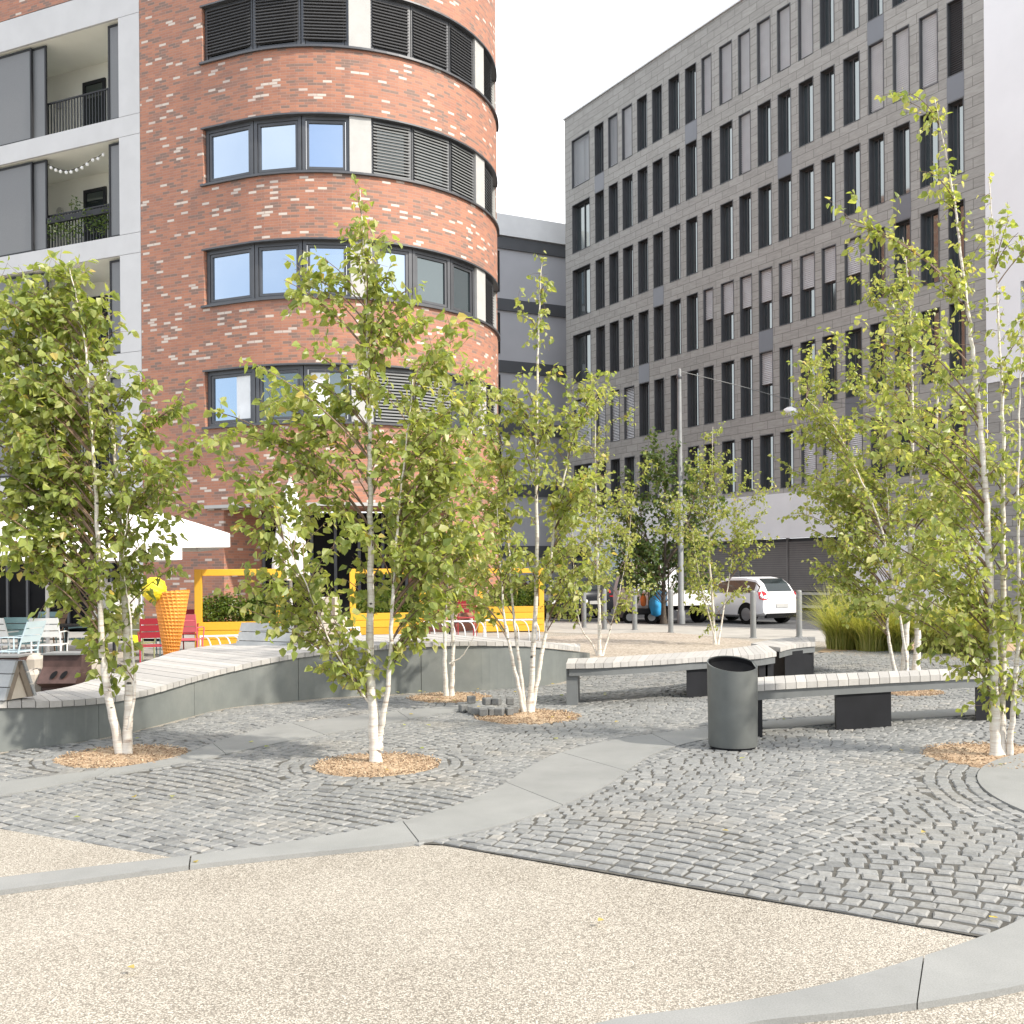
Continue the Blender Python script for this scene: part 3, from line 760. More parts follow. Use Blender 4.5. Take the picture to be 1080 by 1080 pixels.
def bwindow(s0, s1, z0, z1, glass='glass_sky', blind=None, bz=None, curtain_and_reflection=None, d=0.1):
    p, q = bpos(s0, d), bpos(s1, d); nn = (bnorm((s0+s1)/2))
    mb = MB(); frame_bars(mb, p, q, z0, z1, nn, 0, 0.09, 0.085)
    a = Vector((q[0]-p[0], q[1]-p[1], 0)); a.normalize()
    pi = Vector((p[0],p[1],0)) + a*0.10; qi = Vector((q[0],q[1],0)) - a*0.10
    frame_bars(mb, pi, qi, z0+0.10, z1-0.10, nn, 0.02, 0.08, 0.06)
    w = mb.build('window', M['anth'], bb_root)
    mb = MB(); mb.face([V2(pi+nn*0.06, z0+0.1), V2(qi+nn*0.06, z0+0.1), V2(qi+nn*0.06, z1-0.1), V2(pi+nn*0.06, z1-0.1)])
    mb.build('pane', M[glass], w)
    if blind:
        mb = MB(); zb = z0+0.05 if bz is None else bz
        slats(mb, pi - a*0.05, qi + a*0.05, zb, z1-0.02, nn, -0.03, 0.078)
        if blind == 'blind_dark': mb.face([V2(pi+nn*0.015, zb), V2(qi+nn*0.015, zb), V2(qi+nn*0.015, z1-0.05), V2(pi+nn*0.015, z1-0.05)])
        mb.build('blind', M[blind], w)
    if curtain_and_reflection:
        mb = MB()
        for (t0, t1) in curtain_and_reflection:
            mb.face([V2(pi.lerp(qi,t0)+nn*0.055, z0+0.16), V2(pi.lerp(qi,t1)+nn*0.055, z0+0.16), V2(pi.lerp(qi,t1)+nn*0.055, z1-0.16), V2(pi.lerp(qi,t0)+nn*0.055, z1-0.16)])
        mb.build('curtain_and_reflection', M['curtain_and_reflection'], w)
    return w
def bpanel(s0, s1, z0, z1):
    mb = MB(); p, q = bpos(s0, 0.03), bpos(s1, 0.03); bar(mb, p, q, z0+0.012, z1-0.012, bnorm((s0+s1)/2), 0, 0.1)
    mb.build('infill_panel', M['offwhite'], bb_root)
edges = [215,266,318,370]; edges2 = [393,437,478,504]
for ri, (a, b) in enumerate(rows):
    for k in range(3):
        s0, s1 = s_of(edges[k]) + 0.02, s_of(edges[k+1]) - 0.005
        if ri == 0: bwindow(s0, s1, a+0.015, b-0.012, 'glass_dark', 'blind_dark', a+0.2)
        elif ri == 3: bwindow(s0, s1, a+0.015, b-0.012, 'glass_dark' if k else 'glass_sky', curtain_and_reflection=[(0.02,0.55)] if k == 2 else ([(0.6,0.98)] if k == 0 else None))
        else: bwindow(s0, s1, a+0.015, b-0.012)
    bpanel(s_of(370), s_of(393), a, b)
    for k in range(3):
        s0, s1 = s_of(edges2[k]) + 0.01, s_of(edges2[k+1]) - 0.01
        if ri == 0: bwindow(s0, s1, a+0.015, b-0.012, 'glass_dark', 'blind_dark', a+0.16)
        elif ri == 1: bwindow(s0, s1, a+0.015, b-0.012, 'glass_dark', 'blind_mid', a+0.05)
        elif ri == 2: bwindow(s0, s1, a+0.015, b-0.012, 'glass_sky' if k == 0 else 'glass_dark')
        else: bwindow(s0, s1, a+0.015, b-0.012, 'glass_dark', 'blind_mid' if k < 2 else None, a+0.05)
    bpanel(s_of(504), s_of(513), a, b)
    sa = s_of(513); bwindow(sa+0.01, sa+1.05, a+0.015, b-0.012, 'glass_dark', 'blind_mid' if ri == 1 else 'blind_dark')
    bwindow(sa+1.1, sa+2.1, a+0.015, b-0.012, 'glass_dark'); bpanel(sa+2.12, SE-0.41, a, b)
mb = MB(); frame_bars(mb, bpos(sSl0,0.1), bpos(sSl1,0.1), 17.95, 19.6, bnorm(-1), 0, 0.08, 0.08); w = mb.build('window', M['anth'], bb_root)
mb = MB(); p, q = bpos(sSl0,0.14), bpos(sSl1,0.14); mb.face([V2(p,17.95),V2(q,17.95),V2(q,19.6),V2(p,19.6)]); mb.build('pane', M['glass_dark'], w)
# entrance recess: dark glazed front, soffit and thin canopy
p, q = bpos(sD0,1.55), bpos(sD1,1.55); nm = Vector((-(q[1]-p[1]), q[0]-p[0], 0)).normalized()
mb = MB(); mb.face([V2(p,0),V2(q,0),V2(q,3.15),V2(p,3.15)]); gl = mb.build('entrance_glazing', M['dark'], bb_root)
mb = MB(); P0, Q0 = Vector((p[0],p[1],0)), Vector((q[0],q[1],0))
for k in range(7): bar(mb, P0.lerp(Q0,k/6.0*0.98), P0.lerp(Q0,k/6.0*0.98+0.02), 0, 3.1, -nm if nm.y > 0 else nm, 0, 0.06)
mb.build('mullion', M['anth'], gl)
mb = MB(); ss = [sD0-0.55+(sD1-sD0+0.55)*i/12 for i in range(13)]
for s0, s1 in zip(ss, ss[1:]):
    for z, fl in ((3.19, 1), (3.27, 0)):
        f = [V2(bpos(s0,-0.14),z), V2(bpos(s1,-0.14),z), V2(bpos(s1,0.8),z), V2(bpos(s0,0.8),z)]
        mb.face(f[::-1] if fl else f)
    mb.face([V2(bpos(s0,-0.14),3.19), V2(bpos(s1,-0.14),3.19), V2(bpos(s1,-0.14),3.27), V2(bpos(s0,-0.14),3.27)])
mb.build('canopy', M['offwhite'], bb_root)

# loggia front
sP = s_of(126.5)
floors = [(13.58,16.2),(10.48,13.05),(7.38,9.95),(4.28,6.85)]
mb = MB(); lops = [(sL, sP, a, b, 1.55) for a, b in floors] + [(sL, sP, 0.0, 3.7, 1.2)]
wall_openings(mb, lambda s, d: bpos(s, d+0.07), sL-0.6, sJ, 0, 17.05, lops)
for a, b in floors:
    p, q = bpos(sL, 1.62), bpos(sP, 1.62); mb.face([V2(p,a),V2(q,a),V2(q,b),V2(p,b)])
mb.build('loggia', M['cream'], bb_root)
mb = MB(); nA = bnorm(-3)
zb = [(16.2,17.04)] + [(floors[i+1][1], floors[i][0]) for i in range(3)] + [(3.7,4.28)]
for a, b in zb: bar(mb, bpos(sL-0.6), bpos(sJ-0.012), a+0.006, b-0.006, nA, 0, 0.069)
for a, b in floors + [(0,3.7)]: bar(mb, bpos(sP+0.006), bpos(sJ-0.012), a+0.006, b-0.006, nA, 0, 0.069); bar(mb, bpos(sL-0.6), bpos(sL-0.006), a+0.006, b-0.006, nA, 0, 0.069)
mb.build('facade_frame', M['framew'], bb_root)
sS1, sS2, sS3 = s_of(45), s_of(112), s_of(30)
for fi_, (a, b) in enumerate(floors):
    for s0, s1, dd in ((s_of(-40), sS3+0.05, 0.10), (sS3-0.02, sS1, 0.16), (sS2, sP-0.02, 0.12)):
        mb = MB(); p, q = bpos(s0, dd), bpos(s1, dd); frame_bars(mb, p, q, a+0.03, b-0.05, nA, 0, 0.05, 0.05)
        sh = mb.build('sliding_shutter', M['char'], bb_root)
        mb = MB(); mb.face([V2(bpos(s0,dd+0.02),a+0.05),V2(bpos(s1,dd+0.02),a+0.05),V2(bpos(s1,dd+0.02),b-0.07),V2(bpos(s0,dd+0.02),b-0.07)])
        mb.build('mesh_infill', M['shutter'], sh)
    mb = MB(); p, q = bpos(sS1-0.1, 0.26), bpos(sP-0.05, 0.26); P0, Q0 = Vector((*p,0)), Vector((*q,0))
    bar(mb, p, q, a+0.98, a+1.02, nA, 0, 0.04); bar(mb, p, q, a+0.06, a+0.10, nA, 0, 0.04)
    nb = 26
    for k in range(nb):
        c = P0.lerp(Q0, (k+0.5)/nb); av = (Q0-P0).normalized(); bar(mb, c-av*0.018, c+av*0.018, a+0.10, a+0.98, nA, 0.01, 0.03)
    mb.build('railing', M['char'], bb_root)
    # balcony door in the back wall
    s0, s1 = s_of(42), s_of(66)
    mb = MB(); frame_bars(mb, bpos(s0,1.55), bpos(s1,1.55), a+0.02, a+2.15, nA, 0, 0.06, 0.09); dr = mb.build('balcony_door', M['char'], bb_root)
    mb = MB(); mb.face([V2(bpos(s0,1.58),a+0.05),V2(bpos(s1,1.58),a+0.05),V2(bpos(s1,1.58),a+2.1),V2(bpos(s0,1.58),a+2.1)]); mb.build('pane', M['glass_dark'], dr)
    # round wall lamp
    p = Vector((*bpos(s_of(16), 1.6), a+1.7)); mb = MB(); pts = [p, p - nA*0.06]; mb.tube(pts, 0.11, 16); mb.build('wall_lamp', M['offwhite'], bb_root)
# cafe front on the ground floor
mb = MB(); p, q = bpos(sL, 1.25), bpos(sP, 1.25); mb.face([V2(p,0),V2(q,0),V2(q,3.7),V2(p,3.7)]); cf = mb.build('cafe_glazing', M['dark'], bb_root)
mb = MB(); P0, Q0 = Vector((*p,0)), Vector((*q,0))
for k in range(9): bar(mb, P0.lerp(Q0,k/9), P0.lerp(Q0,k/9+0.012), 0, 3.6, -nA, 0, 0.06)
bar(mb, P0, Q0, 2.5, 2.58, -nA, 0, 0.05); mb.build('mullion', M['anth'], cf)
# string of globe lights
sl = [(48,173.5),(54,177),(59,179.5),(64,181),(70,182),(75,181.5),(81,179.5),(86.5,177),(92,173.5),(98,172.5-3.5),(103.5,168-0.5),(109,163.5)]
yl = bpos(s_of(78),0.35)[1]; p0_ = P(78,180,yl)
root = thing('string_lights', p0_, 'string of white globe lights hanging across the second visible loggia', 'string lights')
pts = [P(px, py, bpos(s_of(px),0.35)[1]) for px, py in sl]
mb = MB(); mb.tube([p+Vector((0,0,.05)) for p in pts], 0.008, 5); mb.build('cord', M['dark'], root)
for p in pts:
    mb = MB(); mb.lathe([(0.005,-0.05),(0.032,-0.038),(0.048,0),(0.034,0.034),(0.012,0.05)], 12, p); mb.build('globe', M['globe'], root, 180)

# ------------------------------------------------------------------ leaves and trees
def leaf(mb, p, d, nrm, L, Wd, tone):
    d = d.normalized(); s_ = d.cross(nrm)
    if s_.length < 1e-4: s_ = d.orthogonal()
    s_.normalize(); n2 = s_.cross(d)
    mb.t = tone; c = n2*(L*0.1); dr = n2*(-L*0.10)
    i = [mb.vert(p), mb.vert(p + d*L*0.30 + s_*Wd*0.5 + c), mb.vert(p + d*L*0.68 + s_*Wd*0.33 + c*0.8 + dr*.4), mb.vert(p + d*L + dr),
         mb.vert(p + d*L*0.68 - s_*Wd*0.33 + c*0.8 + dr*.4), mb.vert(p + d*L*0.30 - s_*Wd*0.5 + c)]
    mb.fi((i[0], i[3], i[2], i[1])); mb.fi((i[0], i[5], i[4], i[3]))
def rvec(r): 
    while True:
        v = Vector((r.uniform(-1,1), r.uniform(-1,1), r.uniform(-1,1)))
        if 0.05 < v.length < 1: return v.normalized()
def birch(label, base, stems, lobes, seed, r0=0.045, leafL=0.062, leafmat='leaf', zmin=0.5, tmean=0.5, name='birch_tree', group='white-stemmed birches on the plaza', bark='bark', twigs=4, dens=0.031, smin=None):
    r = random.Random(seed); B = G(*base); Y = B.y
    root = thing(name, B, label, 'tree', group)
    mbT = MB(); mbB = MB(); mbL = MB()
    S = []
    for st, rs_ in stems:
        pts = []
        for k, q in enumerate(st):
            dd = q[2] if len(q) > 2 else 0.0
            p = P(q[0], q[1], Y + dd)
            pts.append(p)
        pts[0].z = max(pts[0].z, -0.02) if len(pts[0]) else 0
        c = catmull(pts, 7)
        c = [p + Vector((r.uniform(-1,1), r.uniform(-1,1), 0))*0.006*(1 if k else 0) for k, p in enumerate(c)]
        n = len(c); rad = [max(0.0045, rs_*(1-0.93*(k/(n-1))**0.8)) for k in range(n)]
        if pts[0].z < 0.15: rad[0] *= 1.35; rad[1] *= 1.12
        mbT.tube(c, rad, 10); S.append((c, rad))
    for c, rad in S:
        if c[-1].z < B.z + 2.2 or leafmat != 'leaf': continue
        n = len(c)
        for k in range(int(n*0.62), n):
            for _ in range(2):
                q = c[k-1].lerp(c[k], r.random()); dr = (rvec(r) + Vector((0,0,0.5))).normalized(); ln = r.uniform(0.08, 0.26)*(1.25 - 0.6*k/n)
                t2 = [q, q + dr*ln*0.5, q + dr*ln + Vector((0,0,-0.03))]
                mbB.tube(t2, [0.0022,0.0016,0.001], 4, False)
                for j in range(max(2, int(ln/0.03))):
                    t = r.random(); p_ = t2[0].lerp(t2[2], t) + rvec(r)*0.02
                    leaf(mbL, p_, rvec(r)*0.8 + Vector((0,0,-0.6)), rvec(r)*0.75 + Vector((0.25,-0.15,0.7)), leafL*r.uniform(.6,1.1), leafL*r.uniform(.45,.75), min(.93, max(0, r.gauss(tmean+.05, .24))))
    for (lx, ly, rx, ry, nb) in lobes:
        rx *= 1.1; ry *= 1.06
        for _ in range(max(2, round(nb*(0.74 if leafmat == 'leaf' else 1.0)))):
            v = rvec(r) * (r.random() ** 0.42)
            Cc = P(lx, ly, Y); rxm = rx*Y/FPX; rym = ry*Y/FPX
            A = Cc + Vector((v.x*rxm, v.y*rxm*0.85, v.z*rym))
            best = None
            for c, rad in S:
                for k in range(1, len(c)):
                    p = c[k]
                    if p.z < zmin: continue
                    h = Vector((A.x-p.x, A.y-p.y)).length; want = A.z - h*0.75 - 0.08
                    cost = abs(p.z-want) + 0.55*h
                    if best is None or cost < best[0]: best = (cost, p, rad[k])
            if best is None: continue
            _, p0, rp = best
            out = A - p0; D = out.length
            if D < 0.05: continue
            p1 = p0 + Vector((out.x*0.42, out.y*0.42, out.z*0.55 + 0.12*D)) + rvec(r)*0.06*D
            tip = A + Vector((0,0,-0.05*D))
            m_ = 7; pts = []
            for k in range(m_+1):
                t = k/m_; pts.append(p0*(1-t)**2 + p1*2*t*(1-t) + tip*t*t)
            rb_ = min(rp*0.6, 0.003 + 0.0036*D)
            mbB.t = r.uniform(0.2, 0.8)
            mbB.tube(pts, [rb_*(1-0.8*k/m_)+0.0012 for k in range(m_+1)], 5, False)
            start = 0.3 if D > 0.5 else 0.1
            tw = [(pts, start, D)]
            nt = max(2, int(twigs*min(1.6, 0.5+D)))
            for _k in range(nt):
                t = r.uniform(start, 0.97); kk = t*m_; i0 = int(kk); q = pts[i0].lerp(pts[min(i0+1,m_)], kk-i0)
                ln = r.uniform(0.12, 0.36)*min(1.3, 0.55+D*0.6)
                dr = (out.normalized()*0.7 + rvec(r)*0.95 + Vector((0,0,0.12))).normalized()
                t2 = [q]
                for j in range(1, 4):
                    t2.append(t2[-1] + dr*ln/3); dr = (dr + Vector((0,0,-0.18)) + rvec(r)*0.12).normalized()
                mbB.tube(t2, [0.0022,0.0018,0.0014,0.001], 4, False); tw.append((t2, 0.12, ln))
            for pl, st_, ln in tw:
                nl = max(2, int(ln*(1-st_)/dens)); m2 = len(pl)-1
                for j in range(nl):
                    t = st_ + (1-st_)*(j + r.random())/nl; kk = min(t, 0.999)*m2; i0 = int(kk)
                    q = pl[i0].lerp(pl[i0+1], kk-i0); td = (pl[i0+1]-pl[i0]).normalized()
                    side = rvec(r); q = q + side*r.uniform(0.005, 0.03)
                    d = td*0.45 + side*0.85 + Vector((0,0,-0.65)); nrm = rvec(r)*0.75 + Vector((0.25,-0.15,0.7))
                    L = leafL*r.uniform(0.65, 1.25)
                    leaf(mbL, q, d, nrm, L, L*r.uniform(0.68, 0.85), min(0.93, max(0.0, r.gauss(tmean, 0.24))) if r.random() > 0.012 else 1.0)
    mbT.build('trunk', M[bark], root, 60); mbB.build('branches', M['twig'], root, 60)
    mbL.build('crown', M[leafmat], root)
    print(label[:30], 'leaves', len(mbL.f)//2, 'Y', round(Y,1))
    return root

birch('front birch with forked white trunk in a ring of wood chips, centre foreground', (397,806),
      [([(396,808),(394,760),(390,690,.02),(391,600),(390,500,-.02),(389,400),(386,300),(380,200)], 0.05),
       ([(399,790,.0),(402,768,.0),(410,720,-.05),(414,640,-.1),(419,560,-.18),(428,470,-.25),(436,400,-.3)], 0.032),
       ([(392,745),(378,725,-.05),(350,680,-.2),(320,610,-.3),(300,570,-.35)], 0.012)],
      [(380,240,28,40,9),(395,310,70,45,18),(340,295,60,25,5),(440,345,60,50,18),(300,410,80,55,15),(245,440,32,45,5),(400,440,95,70,26),(470,470,55,80,24),(310,520,75,50,12),(430,570,90,80,34),(490,560,45,70,16),(270,610,42,45,8),(340,640,70,50,18),(365,700,38,38,14),(418,690,22,22,4),(440,620,60,50,14),(250,500,40,45,5)], 11, leafL=0.076)
birch('left birch with two white stems and one thin dark stem, before the wall', (130,797),
      [([(128,799),(118,750,-.03),(109,700,-.06),(106,640,-.1),(102,540,-.15),(96,440,-.15),(88,350,-.2),(72,275,-.2)], 0.042),
       ([(133,799),(136,740,.03),(134,690,.06),(130,620,.08),(124,520,.1),(116,430,.1),(104,370,.15),(96,330,.15)], 0.045),
       ([(135,770,-.08),(142,720,-.1),(136,640,-.12),(130,590,-.15),(140,500,-.2)], 0.016)],
      [(55,290,50,36,12),(20,330,45,45,12),(95,350,62,50,20),(40,420,70,60,28),(120,430,55,50,18),(175,415,30,32,4),(160,510,55,50,20),(90,510,75,60,34),(20,510,60,70,26),(100,590,70,50,30),(25,565,55,35,14),(165,570,35,35,8),(110,655,38,34,15),(110,690,30,28,9),(-40,430,55,120,26),(-10,320,45,50,12),(190,470,25,40,4)], 12, leafL=0.078, tmean=0.44)
birch('birch of several slender white stems fanning out beside the loose setts', (556,753),
      [([(553,755),(545,715,-.05),(533,660,-.1),(528,600,-.15),(524,520,-.2)], 0.03),
       ([(555,755),(548,700,.05),(541,640,.1),(536,560,.1),(530,470,.1)], 0.03),
       ([(558,755),(562,700),(566,600),(566,500),(567,400),(569,320),(572,272)], 0.036),
       ([(560,755),(570,700,.08),(579,640,.15),(584,560,.2),(600,480,.2),(615,440,.2),(638,408,.2)], 0.03)],
      [(570,310,30,40,7),(545,420,55,55,18),(605,430,50,45,16),(560,500,75,60,34),(510,520,45,60,20),(620,520,40,50,16),(560,580,80,45,34),(500,600,40,40,14),(610,600,40,40,10),(525,470,40,50,12)], 13, leafL=0.071, tmean=0.57)
birch('pale twin-stemmed birch close to the wall bench, behind the front birch', (473,736),
      [([(471,738),(469,690),(470,640),(474,560,.05),(468,470,.05),(460,380)], 0.034),
       ([(476,738),(478,690,.05),(478,630,.1),(488,540,.1),(498,450,.15),(505,390,.2)], 0.032),
       ([(474,700,-.02),(489,690,-.05),(504,660,-.1),(515,620,-.15)], 0.01)],
      [(465,410,48,48,24),(500,430,32,45,16),(470,500,58,60,38),(475,580,62,48,38),(455,625,40,25,10),(495,610,35,35,12),(440,540,30,60,14)], 14, leafL=0.073, tmean=0.6)
birch('birch with splayed thin stems at the left end of the far beige gravel', (632,692),
      [([(630,694),(625,680),(612,660,-.2),(606,620,-.3),(604,560,-.3)], 0.022),
       ([(632,694),(632,640),(630,580),(628,500),(628,420)], 0.04),
       ([(635,694),(642,670,.2),(652,630,.2),(662,580,.3),(668,520,.3)], 0.022)],
      [(628,440,40,40,18),(640,500,52,45,30),(615,550,50,45,30),(655,560,42,50,26),(630,600,60,40,28),(610,640,35,25,8),(645,640,28,30,6)], 15, leafL=0.068, tmean=0.55)
birch('bushy light green birch in front of the white hatchback', (756,680),
      [([(754,682),(752,640),(748,580),(750,520),(752,450)], 0.036),
       ([(757,682),(764,640,.2),(772,590,.3),(778,530,.3)], 0.024),
       ([(755,682),(748,650,-.2),(738,610,-.3),(730,560,-.3)], 0.02)],
      [(752,480,38,36,16),(740,520,48,40,24),(785,530,40,36,18),(750,570,60,42,30),(800,560,28,22,8),(745,615,42,36,20),(725,560,40,40,18),(752,650,24,20,6)], 16, leafL=0.07, tmean=0.5)
birch('tall sparse birch at the right picture edge with three white stems in wood chips', (1058,799),
      [([(1050,801),(1049,740),(1046,660,-.05),(1042,560,-.1),(1036,470,-.1),(1027,380,-.1),(1016,290,-.1),(1004,200,-.1),(986,105,-.1)], 0.045),
       ([(1056,801),(1057,740,.05),(1058,640,.08),(1058,520,.1),(1057,420,.1),(1051,300,.12),(1043,190,.12)], 0.036),
       ([(1064,801),(1070,730,-.1),(1075,650,-.15),(1074,540,-.2),(1076,400,-.25),(1083,310,-.3)], 0.026)],
      [(965,110,30,26,3),(985,165,40,45,3),(915,215,26,26,3),(985,270,60,70,6),(1065,260,35,60,4),(950,330,60,50,8),(1065,380,45,60,5),(985,440,80,60,17),(1080,480,45,70,12),(985,540,85,60,34),(1075,590,45,60,20),(985,620,75,40,20),(1050,660,48,40,22),(1055,715,36,40,26),(1010,690,28,26,5)], 17, leafL=0.063, tmean=0.54, dens=0.027)
birch('group of pale birch stems behind the right-hand bench, before the tall grasses', (958,712),
      [([(945,712),(940,690),(936,655),(940,600),(936,520,-.2),(930,440,-.3)], 0.034),
       ([(954,714),(955,680),(958,620),(961,520),(962,400),(958,300),(952,250)], 0.06),
       ([(966,713),(968,670,.1),(968,600,.2),(985,500,.3),(990,400,.4),(995,330,.4)], 0.06),
       ([(950,712),(955,690,-.2),(930,560,-.4),(905,500,-.5),(880,450,-.6),(850,420,-.6)], 0.026)],
      [(925,270,40,45,10),(945,340,60,50,20),(905,390,60,50,22),(865,425,45,36,14),(970,430,70,60,32),(900,490,70,50,44),(950,520,80,60,60),(880,540,45,40,20),(920,590,75,45,50),(985,590,50,50,30),(850,430,26,24,6),(925,640,45,18,8)], 18, leafL=0.068, tmean=0.55, dens=0.026)
birch('dark leafy street tree behind the lamp post, beyond the bollards', (700,657),
      [([(700,658),(700,620),(702,560),(700,500)], 0.09), ([(700,610),(680,560,.3),(672,520,.3)], 0.04), ([(700,600),(725,550,-.3),(735,510,-.3)], 0.04)],
      [(705,490,44,40,36),(680,535,46,44,44),(735,545,40,48,38),(700,585,56,36,48),(672,590,30,30,18),(650,560,26,44,14)], 19, leafL=0.115, leafmat='leafdark', tmean=0.45, name='street_tree', group=None, bark='darkbark', dens=0.055)

mb = MB(); r = random.Random(61)
for _ in range(60):
    k = r.choice(list(pits.values())); a = r.uniform(0, 6.283); q = 0.3 + abs(r.gauss(0, 1.1))
    p = Vector((k.x + q*math.cos(a), k.y + q*math.sin(a), 0.034))
    if p.y < 4.2: continue
    leaf(mb, p, Vector((r.uniform(-1,1), r.uniform(-1,1), 0.05)), Vector((r.uniform(-.3,.3), r.uniform(-.3,.3), 1)), r.uniform(.04,.065), .04, r.choice((.6,.9,1,1)))
for _ in range(7):
    p = Vector((r.uniform(-3,3), r.uniform(3.6,6.5), 0.03)); leaf(mb, p, Vector((r.uniform(-1,1), r.uniform(-1,1), 0.05)), Vector((r.uniform(-.3,.3), r.uniform(-.3,.3), 1)), r.uniform(.03,.05), .03, 1)
tag(mb.build('fallen_leaves', M['leaf']), 'scattered small fallen birch leaves on the paving', 'leaves', kind='stuff')
# ------------------------------------------------------------------ ornamental grasses and shrub fill
def grass_clump(px, py, h, spread, n, seed, label):
    g = G(px, py); r = random.Random(seed); mb = MB()
    for _ in range(n):
        a = r.uniform(0, 6.283); q = spread*0.35*math.sqrt(r.random()); b = g + Vector((q*math.cos(a), q*math.sin(a), 0))
        a2 = a + r.gauss(0, 0.6); lean = r.uniform(0.05, 1.35)*spread; hh = h*r.uniform(0.55, 1.08)
        o = Vector((math.cos(a2), math.sin(a2), 0)); s_ = Vector((-o.y, o.x, 0)); w = r.uniform(0.004, 0.009)
        mb.t = min(1, max(0, r.gauss(0.5, 0.25))); prev = None
        for k in range(5):
            t = k/4; c = b + o*lean*t*t + Vector((0,0,hh*(t - 0.28*t**3*min(1,lean))))
            ww = w*(1-0.85*t); cur = (mb.vert(c - s_*ww), mb.vert(c + s_*ww))
            if prev: mb.fi((prev[0], prev[1], cur[1], cur[0]))
            prev = cur
    o = mb.build('ornamental_grass', M['grass']); tag(o, label, 'grass clump', 'tall ornamental grasses by the street'); return o
for i, (px, py, h, sp, lb) in enumerate([(889,685,1.35,0.85,'tallest rounded grass clump nearest the white car'), (918,687,1.15,0.7,'grass clump directly left of the far white birch stems'), (946,687,1.0,0.7,'grass clump showing between the far white birch stems'), (985,689,1.1,0.75,'grass clump just right of the far white birch stems'), (1012,690,1.1,0.75,'grass clump between the far stems and the right-edge birch'), (1043,691,1.0,0.75,'grass clump behind the lower leaves of the right-edge birch')]):
    grass_clump(px, py, h, sp, 1100, 40+i, lb)
sheet('planting_bed', M['chips'], [G(862,688), G(900,693), G(980,696), G(1120,700), G(1150,680), G(1000,676), G(880,680)], 0.012)

def shrub(mb, c, rx, ry, rz, n, seed, L):
    r = random.Random(seed)
    for _ in range(n):
        v = rvec(r)*(r.random()**0.45); p = Vector(c) + Vector((v.x*rx, v.y*ry, v.z*rz))
        leaf(mb, p, rvec(r) + Vector((0,0,-.2)) + v*0.4, rvec(r) + Vector((0.2,-.2,.8)), L*r.uniform(.6,1.3), L*0.6, min(1,max(0,r.gauss(.5,.25))))

# ------------------------------------------------------------------ yellow planter frames
def planter(px0, px1, Y, label, seed, zt=1.64):
    p = P(px0, 650, Y); q = P(px1, 650, Y + 0.25); p.z = q.z = 0
    L = (q-p).length; rz = math.atan2(q.y-p.y, q.x-p.x)
    root = thing('planter_frame', (0,0,0), label, 'planter', 'yellow timber planter frames'); r = random.Random(seed)
    for x in (0.065, L-0.065):
        mb = MB(); mb.t = r.random(); mb.bbox((x,0.07,zt/2), (0.13,0.14,zt), 0, 0.006); mb.build('post', M['yellow'], root)
    mb = MB(); mb.t = .7; mb.bbox((L/2,0.07,zt-0.062), (L-0.264,0.134,0.12), 0, 0.005); mb.build('top_beam', M['yellow'], root)
    mb = MB()
    for k in range(4):
        mb.t = r.random()
        for y in (0.0, 0.46): mb.bbox((L/2, y, 0.11+k*0.16), (L-0.02, 0.03, 0.152), 0, 0.004)
        for x in (0.015, L-0.015): mb.bbox((x, 0.23+0.05, 0.11+k*0.16), (0.028, 0.36, 0.152), 0, 0.004)
    mb.build('plank_box', M['yellow'], root)
    mb = MB(); mb.box((L/2, 0.24, 0.58), (L-0.06, 0.42, 0.04)); mb.build('soil', M['chips'], root)
    mb = MB()
    for k in range(9): shrub(mb, (0.15+(L-0.3)*(k+.5)/9, 0.27, 0.80+r.uniform(-.05,.14)), 0.17, 0.17, 0.24+r.uniform(0,.1), 420, seed*10+k, 0.06)
    for k in range(14): shrub(mb, (0.15+(L-0.3)*r.random(), 0.25, 1.02+r.uniform(-.05,.14)), 0.09, 0.1, 0.16, 60, seed*100+k, 0.055)
    mb.build('planting', M['shrub'], root)
    root.location = p; root.rotation_euler = (0,0,rz); return root
planter(205, 299, 18.8, 'yellow timber planter frame nearest the giant ice cream cone', 1)
planter(369, 449, 22.4, 'yellow timber planter frame seen behind the front birch trunk', 2)
planter(504, 574, 26.0, 'yellow timber planter frame behind the fanned birch stems', 3)
def bikerack(px0, px1, Y, label, n):
    p = P(px0, 650, Y); q = P(px1, 650, Y+0.2); p.z = q.z = 0; L = (q-p).length
    root = thing('bicycle_rack', (0,0,0), label, 'bicycle rack', 'white bicycle racks behind the wall bench')
    mb = MB(); mb.tube([(0,0,0),(0,0,0.46),(L,0,0.46),(L,0,0)], 0.022, 8); mb.build('rail', M['whitemetal'], root)
    for k in range(n):
        x = L*(k+0.5)/n; mb = MB()
        pts = [(x,0,0.45),(x+0.05,-0.18,0.42),(x+0.09,-0.34,0.3),(x+0.1,-0.4,0.12),(x+0.1,-0.4,0.0)]
        mb.tube(catmull(pts,4), 0.012, 6); mb.build('hoop', M['whitemetal'], root)
    root.location = p; root.rotation_euler = (0,0,math.atan2(q.y-p.y,q.x-p.x))
bikerack(211, 252, 17.9, 'white bicycle rack in front of the planter nearest the ice cream cone', 4)
bikerack(338, 379, 20.2, 'white bicycle rack left of the planter behind the front birch', 4)
bikerack(447, 510, 22.5, 'white bicycle rack beside the two red chairs', 6)
bikerack(512, 566, 23.0, 'white bicycle rack in front of the planter behind the fanned birch', 5)

